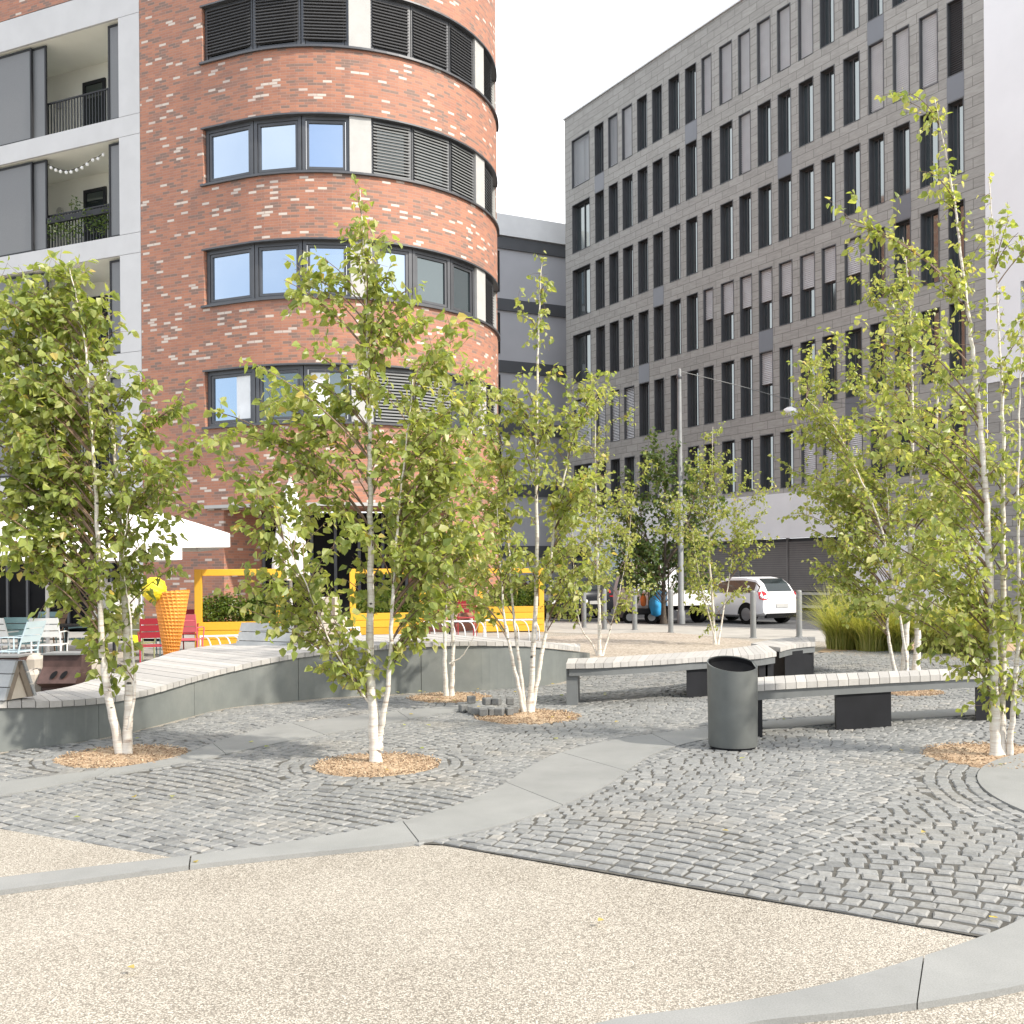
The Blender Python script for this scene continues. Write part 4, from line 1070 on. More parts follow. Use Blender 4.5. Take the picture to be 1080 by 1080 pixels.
# ------------------------------------------------------------------ cafe furniture
def chair_proto(col, label, tilt=0.0):
    root = proto('cafe_chair', label, 'chair', 'coloured slatted cafe chairs'); m_ = M['ch_'+col]
    mb = MB()
    for k in range(5): mb.bbox((-0.18+k*0.09, 0, 0.45), (0.078, 0.43, 0.018), 0, 0.004)
    mb.build('seat', m_, root)
    mb = MB()
    for k in range(3):
        z = 0.58 + k*0.105; mb.obox(Vector((-0.235-0.04*k, -0.215, z)), Vector((-0.012,0,0.002)), Vector((0,0.43,0)), Vector((-0.03,0,0.09)))
    mb.build('backrest', m_, root)
    for s_ in (-1, 1):
        mb = MB(); mb.tube([(0.2,s_*0.215,0),(0.19,s_*0.215,0.45)], 0.013, 6); mb.build('leg', m_, root)
        mb = MB(); mb.tube([(-0.24,s_*0.215,0),(-0.2,s_*0.215,0.45),(-0.24,s_*0.21,0.6),(-0.345,s_*0.205,0.88)], 0.013, 6); mb.build('leg', m_, root)
        mb = MB(); mb.tube([(0.19,s_*0.225,0.44),(0.2,s_*0.24,0.64),(0.0,s_*0.245,0.66),(-0.26,s_*0.22,0.655)], 0.011, 6); mb.build('armrest', m_, root)
    return root
protos = {}
def put_chair(col, px, Y, face, label):
    p = P(px, 640, Y); p.z = 0.006
    if col not in protos:
        protos[col] = chair_proto(col, label); o = protos[col]; o.location = p; o.rotation_euler = (0,0,R(face))
    else: o = dup(protos[col], p, R(face), label)
    return o
# face = heading of the seat front (0 = +X); back toward camera means heading ~90
put_chair('white', 52, 16.2, 100, 'white slatted cafe chair with its back to the plaza, left of the small birch')
put_chair('white', 6, 16.4, 80, 'white slatted cafe chair at the left picture edge')
put_chair('pale teal', 29, 16.6, 92, 'teal slatted cafe chair standing between the two white chairs')
put_chair('pale teal', 40, 18.3, 260, 'teal slatted cafe chair facing the plaza behind the white chair')
put_chair('pale teal', 82, 17.6, 200, 'teal slatted cafe chair right of the white chair, beside the dark table')
put_chair('pale blue', 16, 14.9, 170, 'pale blue slatted cafe chair lowest at the left edge')
put_chair('pale teal', 166, 19.5, 250, 'teal slatted cafe chair showing behind the red chair')
put_chair('olive green', 143, 16.4, 85, 'olive green slatted cafe chair left of the red one')
put_chair('dark red', 163, 15.8, 110, 'dark red slatted cafe chair touching the giant ice cream cone')
put_chair('pink', 197, 17.2, 95, 'pink slatted cafe chair between the cone and the yellow frame')
put_chair('dark red', 200, 19.0, 265, 'dark red slatted cafe chair behind the pink chair')
put_chair('dark red', 456, 24.0, 60, 'red slatted chair right of the planter behind the front birch')
put_chair('dark red', 491, 24.6, 100, 'red slatted chair left of the farthest planter frame')
put_chair('brown', 50, 20.3, 180, 'brown wooden cafe chair deep under the parasol')
def table(px, Y, col, label, r=0.34):
    p = P(px, 640, Y); p.z = 0
    root = thing('cafe_table', p, label, 'table', 'round cafe tables')
    mb = MB(); mb.lathe([(r,0.715),(r,0.74)], 28, p); mb.build('tabletop', M[col], root)
    mb = MB(); mb.tube([p, p+Vector((0,0,0.715))], 0.025, 10); mb.build('pedestal', M['char'], root)
    mb = MB(); mb.lathe([(0.22,0.006),(0.2,0.02),(0.03,0.05)], 20, p); mb.build('foot', M['char'], root)
table(70, 16.8, 'char', 'dark round cafe table beside the white chair')
table(20, 17.6, 'char', 'dark round cafe table behind the teal and white chairs')
table(184, 17.9, 'ch_pink', 'pink round cafe table behind the ice cream cone')
table(120, 17.2, 'char', 'dark round cafe table behind the left birch stems')
table(474, 24.4, 'ch_dark red', 'red round cafe table between the two far red chairs')
def cushion(px, py, Y, s, label):
    p = P(px, py, Y); mb = MB(); mb.bbox(p, (s, s*0.4, s), 0.2, s*0.12); tag(mb.build('cushion', M['ch_lime']), label, 'cushion', 'lime yellow cushions on cafe seats')
cushion(141, 675, 16.15, 0.16, 'lime cushion hanging on the olive green chair')
def lime_pot(px, py, Y, label):
    p = P(px, py, Y); p.z = 0.742
    root = thing('flower_pot', p, label, 'flower pot'); mb = MB(); mb.lathe([(0.05,0),(0.075,0.11),(0.068,0.115)], 16, p); mb.build('pot', M['ch_lime'], root, 40)
    mb = MB(); shrub(mb, p+Vector((0,0,.18)), .1, .1, .09, 90, 5, .045); mb.build('plant', M['shrub'], root)
lime_pot(119, 650, 17.2, 'lime yellow plant pot on the table behind the left birch')

# giant ice cream cone
cp = P(180, 690, 14.4); cp.z = 0.006
root = thing('ice_cream_cone_sign', cp, 'giant orange waffle cone display with a yellow scoop behind the wall bench', 'ice cream cone')
mb = MB(); NA, NZ = 144, 216; rings = []
tiltv = Vector((-0.10, 0, 0)); Hc = 1.31
for j in range(NZ+1):
    t = j/NZ; ring = []
    for k in range(NA):
        a = 2*math.pi*k/NA; rr = 0.02 + 0.213*t
        gu = (k*24/NA + t*4.0) ; gv = t*27 + k*2/NA
        ridge = max(abs(math.cos(math.pi*gu))**6, abs(math.cos(math.pi*gv))**6)
        rr += 0.016*ridge
        z = t*Hc*(1 + 0.018*math.cos(a)*t) + 0.0
        ring.append(mb.vert((cp.x + rr*math.cos(a) + 0.02*t, cp.y + rr*math.sin(a), cp.z + z)))
    rings.append(ring)
for a, b in zip(rings, rings[1:]):
    for k in range(NA): mb.fi((a[k], a[(k+1)%NA], b[(k+1)%NA], b[k]))
mb.fi(rings[-1]); mb.build('waffle_cone', M['cone'], root, 50)
mb = MB(); r = random.Random(9); NS = 26
cc = P(162.5, 622, 14.25); rings = []
for j in range(1, NS):
    th = math.pi*j/NS; ring = []
    for k in range(36):
        a = 2*math.pi*k/36; d = Vector((math.sin(th)*math.cos(a), math.sin(th)*math.sin(a), -math.cos(th)))
        q = 0.165*(1 + 0.05*math.sin(9*a+3*j) + 0.04*math.sin(7*th*2+5*a) + r.uniform(-.014,.014))
        if d.z > 0.4: q *= 1.02
        ring.append(mb.vert(cc + Vector((d.x*q, d.y*q, d.z*q*1.0))))
    rings.append(ring)
for a, b in zip(rings, rings[1:]):
    for k in range(36): mb.fi((a[k], a[(k+1)%36], b[(k+1)%36], b[k]))
mb.fi(rings[0][::-1]); mb.fi(rings[-1]); mb.build('scoop', M['scoop'], root, 60)

# parasols
def parasol(px, Y, half, zlo, zhi, rz, label, val=0.28):
    p = P(px, 640, Y); p.z = 0
    root = thing('parasol', p, label, 'parasol', 'white cafe parasols')
    mb = MB(); ca, sa = math.cos(rz), math.sin(rz)
    def c(x, y, z): return (p.x + x*ca - y*sa, p.y + x*sa + y*ca, z)
    cs = [(-half,-half),(half,-half),(half,half),(-half,half)]; N = 8
    for k in range(4):
        a, b = cs[k], cs[(k+1)%4]
        for i in range(N):
            for j in range(N):
                def q(u, t):
                    x = (a[0]+(b[0]-a[0])*u)*t; y = (a[1]+(b[1]-a[1])*u)*t
                    sag = 0.05*math.sin(math.pi*u)*t*t
                    return c(x*(1-0.03*math.sin(math.pi*u)), y*(1-0.03*math.sin(math.pi*u)), zhi - (zhi-zlo)*t + 0.03*math.sin(math.pi*t) - sag*0.4)
                mb.face([q(i/N,j/N), q((i+1)/N,j/N), q((i+1)/N,(j+1)/N), q(i/N,(j+1)/N)])
            u0_, u1_ = i/N, (i+1)/N
            A, B = q_edge(a, b, u0_, c, zlo), q_edge(a, b, u1_, c, zlo)
            mb.face([A, B, (B[0],B[1],B[2]-val), (A[0],A[1],A[2]-val)])
    mb.build('canopy', M['canvas'], root)
    mb = MB(); mb.tube([p, p+Vector((0,0,zhi))], 0.03, 10); mb.build('pole', M['whitemetal'], root)
    mb = MB(); mb.box(p+Vector((0,0,.06)), (0.7,0.7,0.1), rz); mb.build('base', M['block'], root)
    for k in range(4):
        a = cs[k]; mb = MB(); mb.tube([Vector(c(0,0,zhi-0.06)), Vector(c(a[0]*.98,a[1]*.98,zlo-0.04))], 0.012, 6); mb.build('rib', M['whitemetal'], root)
def q_edge(a, b, u, c, z):
    s_ = 1-0.03*math.sin(math.pi*u); x = (a[0]+(b[0]-a[0])*u)*s_; y = (a[1]+(b[1]-a[1])*u)*s_
    return c(x, y, z - 0.02*math.sin(math.pi*u))
parasol(112, 19.2, 1.95, 2.27, 2.98, R(25), 'large white parasol whose corner points at the dark entrance', 0.24)
parasol(50, 16.6, 1.70, 2.0, 2.75, R(33), 'nearer white parasol above the white and teal chairs', 0.22)
parasol(-40, 20.0, 1.8, 2.25, 2.8, R(10), 'white parasol cut by the left picture edge', 0.28)
# folded parasol
fp = P(307, 640, 19.6); fp.z = 0
root = thing('folded_parasol', fp, 'folded cream white parasol standing before the dark entrance', 'parasol')
mb = MB()
def folds(r_, z, a, j): return r_*(1 + 0.16*math.sin(8*a + z*1.2) + 0.06*math.sin(3*a+2*z))
mb.lathe([(0.02,3.34),(0.05,3.28),(0.13,3.05),(0.21,2.6),(0.26,2.2),(0.31,1.75),(0.32,1.5),(0.28,1.42)][::-1], 48, (fp.x,fp.y,0), fn=folds)
mb.build('canopy', M['canvas'], root, 60)
mb = MB(); mb.tube([fp, fp+Vector((0,0,3.4))], 0.028, 10); mb.build('pole', M['whitemetal'], root)
mb = MB(); mb.bbox((fp.x,fp.y,0.09), (0.75,0.75,0.12), 0.3, 0.02); mb.build('base', M['block'], root)
# white canvas screen glimpsed behind the left birch
p = P(123, 640, 18.2); p.z = 0
root = thing('canvas_screen', p, 'white canvas screen glimpsed between the left birch stems', 'screen')
mb = MB(); pts = []
for i in range(9):
    x = -0.42+0.84*i/8; pts.append((p.x+x, p.y+0.03*math.sin(i*1.7)))
for a, b in zip(pts, pts[1:]):
    mb.face([(a[0],a[1],0.75),(b[0],b[1],0.75),(b[0],b[1],1.42),(a[0],a[1],1.42)])
    mb.face([(a[0],a[1]+.02,1.42),(b[0],b[1]+.02,1.42),(b[0],b[1]+.02,0.75),(a[0],a[1]+.02,0.75)])
mb.build('fabric', M['canvas'], root)
for x in (-0.43, 0.43):
    mb = MB(); mb.tube([p+Vector((x,0,0)), p+Vector((x,0,1.46))], 0.018, 8); mb.build('post', M['whitemetal'], root)
# weathered timber crates behind the backrest
for px0, px1, yt, zb, zt, Y, lb in ((329,364,644,0.0,0.80,18.2,'weathered timber crate, lower of the two behind the front birch'), (337,356,627,0.80,1.13,18.2,'small weathered timber crate resting on the lower crate')):
    p, q = P(px0, 640, Y), P(px1, 640, Y); w = (q-p).length; c = (p+q)/2
    root = thing('timber_crate', (c.x, c.y, zb+0.001), lb, 'crate', 'weathered crates beside the folded parasol'); mb = MB(); k = max(2, int((zt-zb)/0.13)); hh = (zt-zb-0.004)/k
    for i in range(k):
        mb.t = random.random(); mb.bbox((c.x, c.y, zb+0.003+hh*(i+.5)), (w, 0.45, hh-0.012), 0, 0.008)
    mb.build('boards', M['woodpale'], root)
    mb = MB()
    for x in (-w/2+0.03, w/2-0.03): mb.box((c.x+x, c.y-0.237, (zb+zt)/2), (0.05, 0.02, zt-zb-0.02))
    mb.build('corner_batten', M['woodbrown'], root)
# rusty double-slot boxes and cast stone blocks behind the wall
def rustbox(px, Y, w, ztop, label):
    c = P(px, 700, Y); c.z = 0
    root = thing('rust_box', c, label, 'ash bin', 'rust brown slotted boxes')
    mb = MB(); d = 0.3; x0, x1 = c.x-w/2, c.x+w/2; y0 = c.y
    prof = [(0.0,0.0),(0.0,ztop-0.36),(-0.14,ztop-0.30),(0.02,ztop-0.13),(0.03,ztop),(0.3,ztop),(0.3,0.0)]
    L_ = [mb.vert((x0, y0+a, b)) for a, b in prof]; R_ = [mb.vert((x1, y0+a, b)) for a, b in prof]
    for k in range(len(prof)):
        k2 = (k+1) % len(prof); mb.fi((L_[k], R_[k], R_[k2], L_[k2]))
    mb.fi(L_[::-1]); mb.fi(R_); mb.build('body', M['rust'], root)
    mb = MB(); mb.box((c.x, c.y+0.16, ztop+0.012), (w+0.02, 0.34, 0.02)); mb.build('lid', M['galv'], root)
    for s_ in (-0.16, 0.1):
        mb = MB(); cc_ = Vector((c.x+s_*w+0.02, c.y-0.072, ztop-0.215)); ax_ = Vector((1,0,0)); ay_ = Vector((0,0.16,0.17)).normalized(); nn = Vector((0,-0.17,0.16)).normalized()
        f = [cc_ + ax_*0.035*math.cos(t*math.pi/8) + ay_*(0.05*math.sin(t*math.pi/8)+0.02*math.cos(t*math.pi/8)) + nn*0.008 for t in range(16)]
        mb.face(f); mb.build('slot', M['dark'], root)
rustbox(64.5, 11.4, 0.43, 0.66, 'rust brown steel box with two round slots in its slanted front')
rustbox(2, 11.6, 0.36, 0.62, 'rust brown steel box cut by the left edge behind the backrest')
for px, Y, w, h, dp, lb in ((31,12.0,0.33,0.63,0.4,'rounded cream cast stone block left of the rust box'), (94,12.2,0.26,0.58,0.4,'beige cast stone block right of the rust box'), (37,11.5,0.18,0.5,0.3,'low grey cast stone block in front of the rust box')):
    c = P(px, 700, Y); mb = MB(); mb.bbox((c.x, c.y, h/2), (w, dp, h), 0.15, 0.05); tag(mb.build('stone_block', M['block']), lb, 'stone block', 'cast stone blocks on the terrace')
# balcony plants on the second visible loggia railing
c = Vector((*bpos(s_of(80),0.20), 11.2)); root = thing('balcony_plants', c, 'trailing plants on the railing of the loggia with the string lights', 'plants')
mb = MB()
for i, px in enumerate((50,58,66,76,86,95,104,110)):
    q = bpos(s_of(px),0.2); shrub(mb, (q[0],q[1],11.05+0.12*math.sin(i*2)), 0.2, 0.09, 0.36, 90, 300+i, 0.07)
q = bpos(s_of(66),0.5); shrub(mb, (q[0],q[1],11.75), 0.16, 0.16, 0.25, 60, 331, 0.09)
mb.build('foliage', M['leafdark'], root)
mb = MB(); p, q = bpos(sS1-0.05,0.16), bpos(sP-0.4,0.16); bar(mb, p, q, 11.22, 11.38, nA, -0.0, 0.09); mb.build('trough', M['char'], root)

# ------------------------------------------------------------------ grey stone office building
fd = Vector((0.521, -0.853)); fd.normalize(); gin = Vector((-fd.y, fd.x, 0)); gin = Vector((0.853, 0.521, 0)).normalized()
Q = Vector(((870-540)/FPX*44, 44.0))
def gs_of(px, py=150):
    a = (px-540)/FPX*CR + (HOR-py)/FPX*SR
    # Q + fd*t : x = a*y
    return (a*Q.y - Q.x) / (fd.x - a*fd.y)
s_left = gs_of(595.5, 150); s_right = gs_of(1039, 150)
O = Q + fd*s_left
def gpos(s, d=0): p = O + fd*s; return (p.x + gin.x*d, p.y + gin.y*d)
SLEN = s_right - s_left
cols_px = [(602.8,621.7),(627,636.7),(641.4,651.4),(656,667),(672,682.8),(688,698.6),(705.3,717),(722.8,735),(740.3,751),(759,772.8),(779,792),(799,813.5),(820.3,834.7),(842.5,858.5),(865.5,881),(889.7,907.5),(916,932.8),(942,960),(970,990),(999.4,1017)]
cols = [(gs_of(a)-s_left, gs_of(b)-s_left) for a, b in cols_px]
grows = [(23.9,26.75),(20.1,22.95),(16.3,19.15),(12.5,15.35),(8.7,11.55),(4.95+0.25,7.75)]
ZR = 28.25
gb = thing('office_building', (O.x, O.y, 0), 'grey stone office block with rows of tall narrow dark windows and a white end section', 'building')
ops = []
for ci, (a, b) in enumerate(cols):
    for ri, (c, d) in enumerate(grows): ops.append((a, b, c, d, 0.38))
spand = [(0,1),(0,7),(0,16),(1,12),(1,19),(2,5),(3,4),(3,11),(4,15),(2,17)]
mb = MB(); wall_openings(mb, gpos, 0, SLEN, 2.95, ZR, ops)
bk = 16
p, q = gpos(0,0), gpos(0,bk); mb.face([(p[0],p[1],0),(p[0],p[1],ZR),(q[0],q[1],ZR),(q[0],q[1],0)], [(0,0),(0,ZR),(bk,ZR),(bk,0)])
wall_openings(mb, lambda s, d: gpos(s, d+0.02), SLEN, SLEN+14, 0, 8.3, [(SLEN+1.6,SLEN+3.2,4.6,7.2,0.3)])
p, q = gpos(SLEN+14,0), gpos(SLEN+14,bk); mb.face([(p[0],p[1],0),(q[0],q[1],0),(q[0],q[1],ZR+3),(p[0],p[1],ZR+3)])
mb.build('wall', M['stone'], gb)
mb = MB(); f = [V2(gpos(0,0),ZR-0.02),V2(gpos(SLEN,0),ZR-0.02),V2(gpos(SLEN,bk),ZR-0.02),V2(gpos(0,bk),ZR-0.02)]; mb.face(f); mb.build('roof', M['grey_band'], gb)
mb = MB(); bar(mb, gpos(-0.08,0), gpos(SLEN-0.01,0), ZR, ZR+0.09, gin, -0.08, 0.3); mb.build('coping', M['parapet'], gb)
mb = MB(); wall_openings(mb, lambda s, d: gpos(s, d-0.04), SLEN+0.01, SLEN+14, 8.3, ZR+6, [(gs_of(1077.5,380)-s_left, gs_of(1077.5,380)-s_left+1.0, 8.9, 11.7, 0.3)] + [(SLEN+4.5+2.4*i, SLEN+5.5+2.4*i, 12.5+3.8*j, 15.3+3.8*j, 0.3) for i in range(3) for j in range(4)])
p, q = gpos(SLEN+0.01,-0.04), gpos(SLEN+0.01,6); mb.face([(p[0],p[1],8.3),(q[0],q[1],8.3),(q[0],q[1],ZR+6),(p[0],p[1],ZR+6)])
mb.build('white_section', M['white_render'], gb)
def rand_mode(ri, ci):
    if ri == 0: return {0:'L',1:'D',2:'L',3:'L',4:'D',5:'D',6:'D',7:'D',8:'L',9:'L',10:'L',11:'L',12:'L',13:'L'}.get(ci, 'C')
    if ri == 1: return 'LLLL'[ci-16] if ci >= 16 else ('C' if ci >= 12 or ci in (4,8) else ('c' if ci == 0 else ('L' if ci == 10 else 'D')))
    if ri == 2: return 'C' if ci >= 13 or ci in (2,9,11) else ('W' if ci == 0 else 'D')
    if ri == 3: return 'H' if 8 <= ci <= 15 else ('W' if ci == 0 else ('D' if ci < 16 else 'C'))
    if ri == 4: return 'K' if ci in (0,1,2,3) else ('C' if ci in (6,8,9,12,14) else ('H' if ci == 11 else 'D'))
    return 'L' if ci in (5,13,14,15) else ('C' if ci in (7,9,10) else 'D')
big = []
for ci in range(len(cols)):
    for ri in range(len(grows)):
        big.append((ci, ri))
big.sort(key=lambda t: (t[0] < 3, t[0] < 4 and t[1] > 3, t[1] == 5 and t[0] < 6))
rest = MB(); rest_n = 0
rw = random.Random(77)
for idx, (ci, ri) in enumerate(big):
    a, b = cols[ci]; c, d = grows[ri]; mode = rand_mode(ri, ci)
    pd = 0.30
    mb = MB() if idx < 100 else rest
    # metal lining of the reveal, frame and a mullion
    P0, Q0 = Vector((*gpos(a),0)), Vector((*gpos(b),0)); av = (Q0-P0).normalized()
    frame_bars(mb, P0+av*0.004, Q0-av*0.004, c+0.004, d-0.004, gin, -0.012, 0.36, 0.035)
    pi, qi = P0+av*0.045, Q0-av*0.045
    frame_bars(mb, pi, qi, c+0.045, d-0.045, gin, pd-0.06, pd+0.02, 0.05)
    mt = 0.36 if ci else 0.5
    cM = pi.lerp(qi, mt); bar(mb, cM-av*0.02, cM+av*0.02, c+0.09, d-0.09, gin, pd-0.05, pd+0.01)
    if mode == 'H': bar(mb, pi, qi, c+1.3, c+1.36, gin, pd-0.055, pd+0.005)
    if idx >= 100: rest_n += 1; continue
    w = mb.build('window', M['officeframe'], gb)
    mb = MB(); mb.face([V2(pi+gin*pd, c+0.05), V2(qi+gin*pd, c+0.05), V2(qi+gin*pd, d-0.05), V2(pi+gin*pd, d-0.05)])
    mb.build('pane', M['glass_office'], w)
    if mode in 'LHK':
        mb = MB(); zb = c+0.06 if mode == 'L' else (c+1.36 if mode == 'H' else c+1.0)
        slats(mb, pi+av*0.01, qi-av*0.01, zb, d-0.04, gin, pd-0.16, 0.085)
        mb.face([V2(pi+gin*(pd-.13), zb), V2(qi+gin*(pd-.13), zb), V2(qi+gin*(pd-.13), d-0.04), V2(pi+gin*(pd-.13), d-0.04)])
        mb.build('blind', M['blind_dark' if mode == 'K' or (ci == 19 and ri == 1) else 'blind_light'], w)
    elif mode in 'CcW':  # pale strips paint the sky's reflection onto the glass
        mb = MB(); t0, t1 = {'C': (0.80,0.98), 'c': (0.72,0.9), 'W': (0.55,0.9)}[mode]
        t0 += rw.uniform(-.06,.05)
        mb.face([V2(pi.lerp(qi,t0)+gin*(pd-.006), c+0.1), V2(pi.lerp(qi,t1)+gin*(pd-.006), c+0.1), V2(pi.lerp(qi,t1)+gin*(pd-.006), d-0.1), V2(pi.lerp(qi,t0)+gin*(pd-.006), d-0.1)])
        mb.build('curtain_and_reflection', M['curtain_and_reflection'], w)
rw_o = rest.build('window', M['officeframe'], gb); rw_o['kind'] = 'stuff'
mb = MB()
for idx, (ci, ri) in enumerate(big):
    if idx < 100: continue
    a, b = cols[ci]; c, d = grows[ri]; mb.face([V2(gpos(a+.04,.31), c+.04), V2(gpos(b-.04,.31), c+.04), V2(gpos(b-.04,.31), d-.04), V2(gpos(a+.04,.31), d-.04)])
mb.build('pane', M['glass_office'], rw_o)
mb2 = MB()
for idx, (ci, ri) in enumerate(big):
    if idx < 100 or rand_mode(ri, ci) not in 'LK': continue
    a, b = cols[ci]; c, d = grows[ri]; pi, qi = Vector((*gpos(a+.05),0)), Vector((*gpos(b-.05),0))
    slats(mb2, pi, qi, c+.06, d-.04, gin, 0.14, 0.085)
mb2.build('blind', M['blind_light'], rw_o)
for ri, ci in spand:
    a, b = cols[ci]; z0, z1 = grows[ri+1][1], grows[ri][0]
    mb = MB(); bar(mb, gpos(a-.01), gpos(b+.01), z0+0.006, z1-0.006, gin, -0.012, 0.05); mb.build('spandrel_panel', M['spandrel'], gb)
# white fascia band, louvred garage front, plinth
mb = MB(); bar(mb, gpos(-0.02), gpos(gs_of(905,560)-s_left), 2.95, 4.95, gin, -0.35, -0.004); mb.build('white_fascia', M['parapet'], gb)
sg0, sg1 = gs_of(700,600)-s_left, gs_of(898,600)-s_left
mb = MB(); bar(mb, gpos(0), gpos(sg0-0.01), 0, 2.94, gin, 0.3, 0.4); mb.build('ground_floor_glazing', M['glass_dark'], gb)
mb = MB(); k = int(2.3/0.1)
for i in range(k):
    z = 0.6 + i*0.1; p = gpos(sg0); 
    mb.obox(Vector((*gpos(sg0,-0.02), z)), V2(gpos(sg1),0)-V2(gpos(sg0),0), gin*0.05, Vector((0,0,0.082)))
for px in (749, 780, 831, 897):
    s_ = gs_of(px,600)-s_left; bar(mb, gpos(s_-.04), gpos(s_+.04), 0.5, 2.95, gin, -0.06, 0.1)
mb.build('louvre_front', M['louvre'], gb)
mb = MB(); bar(mb, gpos(sg0), gpos(sg1), 0, 2.94, gin, 0.06, 0.2); bar(mb, gpos(sg0), gpos(sg1), -.12, 0.42, gin, -0.04, 0.055); mb.build('backing', M['grey_band'], gb)
mb = MB(); bar(mb, gpos(sg0), gpos(sg1), 0.44, 0.55, gin, -0.1, 0.05); mb.build('ledge', M['offwhite'], gb)
mb = MB(); bar(mb, gpos(sg1+.01), gpos(SLEN-.01), -.12, 2.94, gin, -0.2, 0.2); mb.build('ground_floor_wall', M['white_render'], gb)
a0 = gs_of(1077.5,380)-s_left
for s0_, w_, z0_, z1_, d_ in [(a0, 1.0, 8.9, 11.7, .22), (SLEN+1.6, 1.6, 4.6, 7.2, .24)] + [(SLEN+4.5+2.4*i, 1.0, 12.5+3.8*j, 15.3+3.8*j, .22) for i in range(3) for j in range(4)]:
    mb = MB(); frame_bars(mb, gpos(s0_+.003, d_), gpos(s0_+w_-.003, d_), z0_+.003, z1_-.003, gin, 0, .06, .06); w = mb.build('side_window', M['officeframe'], gb)
    mb = MB(); p, q = gpos(s0_, d_+.03), gpos(s0_+w_, d_+.03); mb.face([V2(p,z0_),V2(q,z0_),V2(q,z1_),V2(p,z1_)]); mb.build('pane', M['glass_office'], w)
# pavement along the office
mb = MB(); f = [V2(gpos(-5,-2.6),-.01),V2(gpos(SLEN+14,-2.6),-.01),V2(gpos(SLEN+14,0.2),-.01),V2(gpos(-5,.2),-.01)]; mb.face(f); structure(mb.build('office_pavement', M['pavement']))

# ------------------------------------------------------------------ grey rendered building in the gap
A = P(505, 233, 62); A = Vector((A.x, A.y)); Bp = P(640, 250, 66); Bp = Vector((Bp.x, Bp.y)); gd = (Bp-A).normalized(); gn = Vector((-gd.y, gd.x, 0))
if gn.y < 0: gn = -gn
rb_ = thing('rendered_building', (A.x, A.y, 0), 'blue grey rendered building with slate bands in the gap behind', 'building')
Lr = (Bp-A).length; zt = P(560, 240, 64).z
mb = MB(); mb.obox(V2(A, 0), V2(gd*Lr, 0), gn*14, Vector((0,0,zt))); mb.build('wall', M['grey_render'], rb_)
mb = MB(); bar(mb, A - gd*0.1, Bp, zt-0.95, zt+0.35, gn, -0.22, -0.004); mb.build('parapet', M['parapet'], rb_)
for k in range(6):
    z = zt-0.98-k*3.78; mb = MB(); bar(mb, A - gd*0.05, Bp, z-0.75, z-0.03, gn, -0.12, -0.004); mb.build('slate_band', M['grey_band'], rb_)
for k in range(5):
    z = zt-0.98-k*3.78; mb = MB(); p = A + gd*0.15; q = A + gd*1.35; frame_bars(mb, p, q, z-3.4, z-0.9, gn, -0.05, 0.02, 0.07); w = mb.build('window', M['char'], rb_)
    mb = MB(); mb.face([V2(p,z-3.4)-gn*.01, V2(q,z-3.4)-gn*.01, V2(q,z-0.9)-gn*.01, V2(p,z-.9)-gn*.01]); mb.build('pane', M['glass_dark'], w)

# ------------------------------------------------------------------ street furniture
def bollard(px, py, label, h=1.08):
    g = G(px, py); root = thing('bollard', g, label, 'bollard', 'grey steel bollards along the kerb')
    mb = MB(); mb.lathe([(0.066,0.0),(0.066,h-0.05),(0.06,h-0.02),(0.045,h-0.004),(0.02,h)], 20, g); mb.build('post', M['galv'], root, 40)
    mb = MB(); mb.lathe([(0.085,0.004),(0.085,0.02),(0.067,0.026)], 20, g, capt=False); mb.build('collar', M['galv'], root, 40)
bollard(669.5, 664.5, 'grey bollard left of the hanging blue bag')
bollard(707.5, 667.5, 'grey bollard between the blue bag and the lamp post')
bollard(794.5, 673, 'grey bollard in front of the white hatchback rear wheel')
bollard(843, 672, 'grey bollard right of the white hatchback')
bollard(616, 662, 'grey bollard half hidden by the birch with splayed stems')
bollard(637.5, 664, 'grey bollard behind the straight stem of the far birch')
g = G(718.5, 658); root = thing('lamp_post', g, 'tall grey steel post carrying an overhead cable', 'post')
hp = P(718, 389, g.y).z
mb = MB(); mb.lathe([(0.115,0),(0.115,0.35),(0.09,0.4),(0.06,hp-.05),(0.05,hp)], 20, g); mb.build('shaft', M['galv'], root, 40)
mb = MB(); mb.lathe([(0.063,hp-0.30),(0.078,hp-0.28),(0.078,hp-0.2),(0.063,hp-0.18)], 16, g, False, False); mb.build('cable_clamp', M['anth'], root, 40)
cpts = [P(719, 392, g.y), P(780, 407, 34), P(833, 421, 36.5), P(870, 424, 40)]
# run the cable on to the office wall
sx = gs_of(905, 428)-s_left; yl = gpos(sx)[1]; cpts.append(P(905, 426, yl-0.1))
mid = cpts[2]
mb = MB(); mb.tube(catmull(cpts, 6), 0.013, 6)
tag(mb.build('overhead_cable', M['galv']), 'thin grey cable spanning from the post to the office wall', 'cable')
root = thing('hanging_street_lamp', mid - Vector((0,0,.5)), 'pale round street lamp hanging on the overhead cable', 'street lamp')
mb = MB(); mb.tube([mid, mid-Vector((0,0,.3))], 0.015, 6); mb.build('hanger', M['galv'], root)
mb = MB(); mb.lathe([(0.27,-0.5),(0.28,-0.46),(0.2,-0.34),(0.08,-0.28)], 24, mid); mb.build('shade', M['whitemetal'], root, 50)
mb = MB(); mb.lathe([(0.12,-0.6),(0.2,-0.56),(0.22,-0.502)], 24, mid); mb.build('diffuser', M['globe'], root, 50)

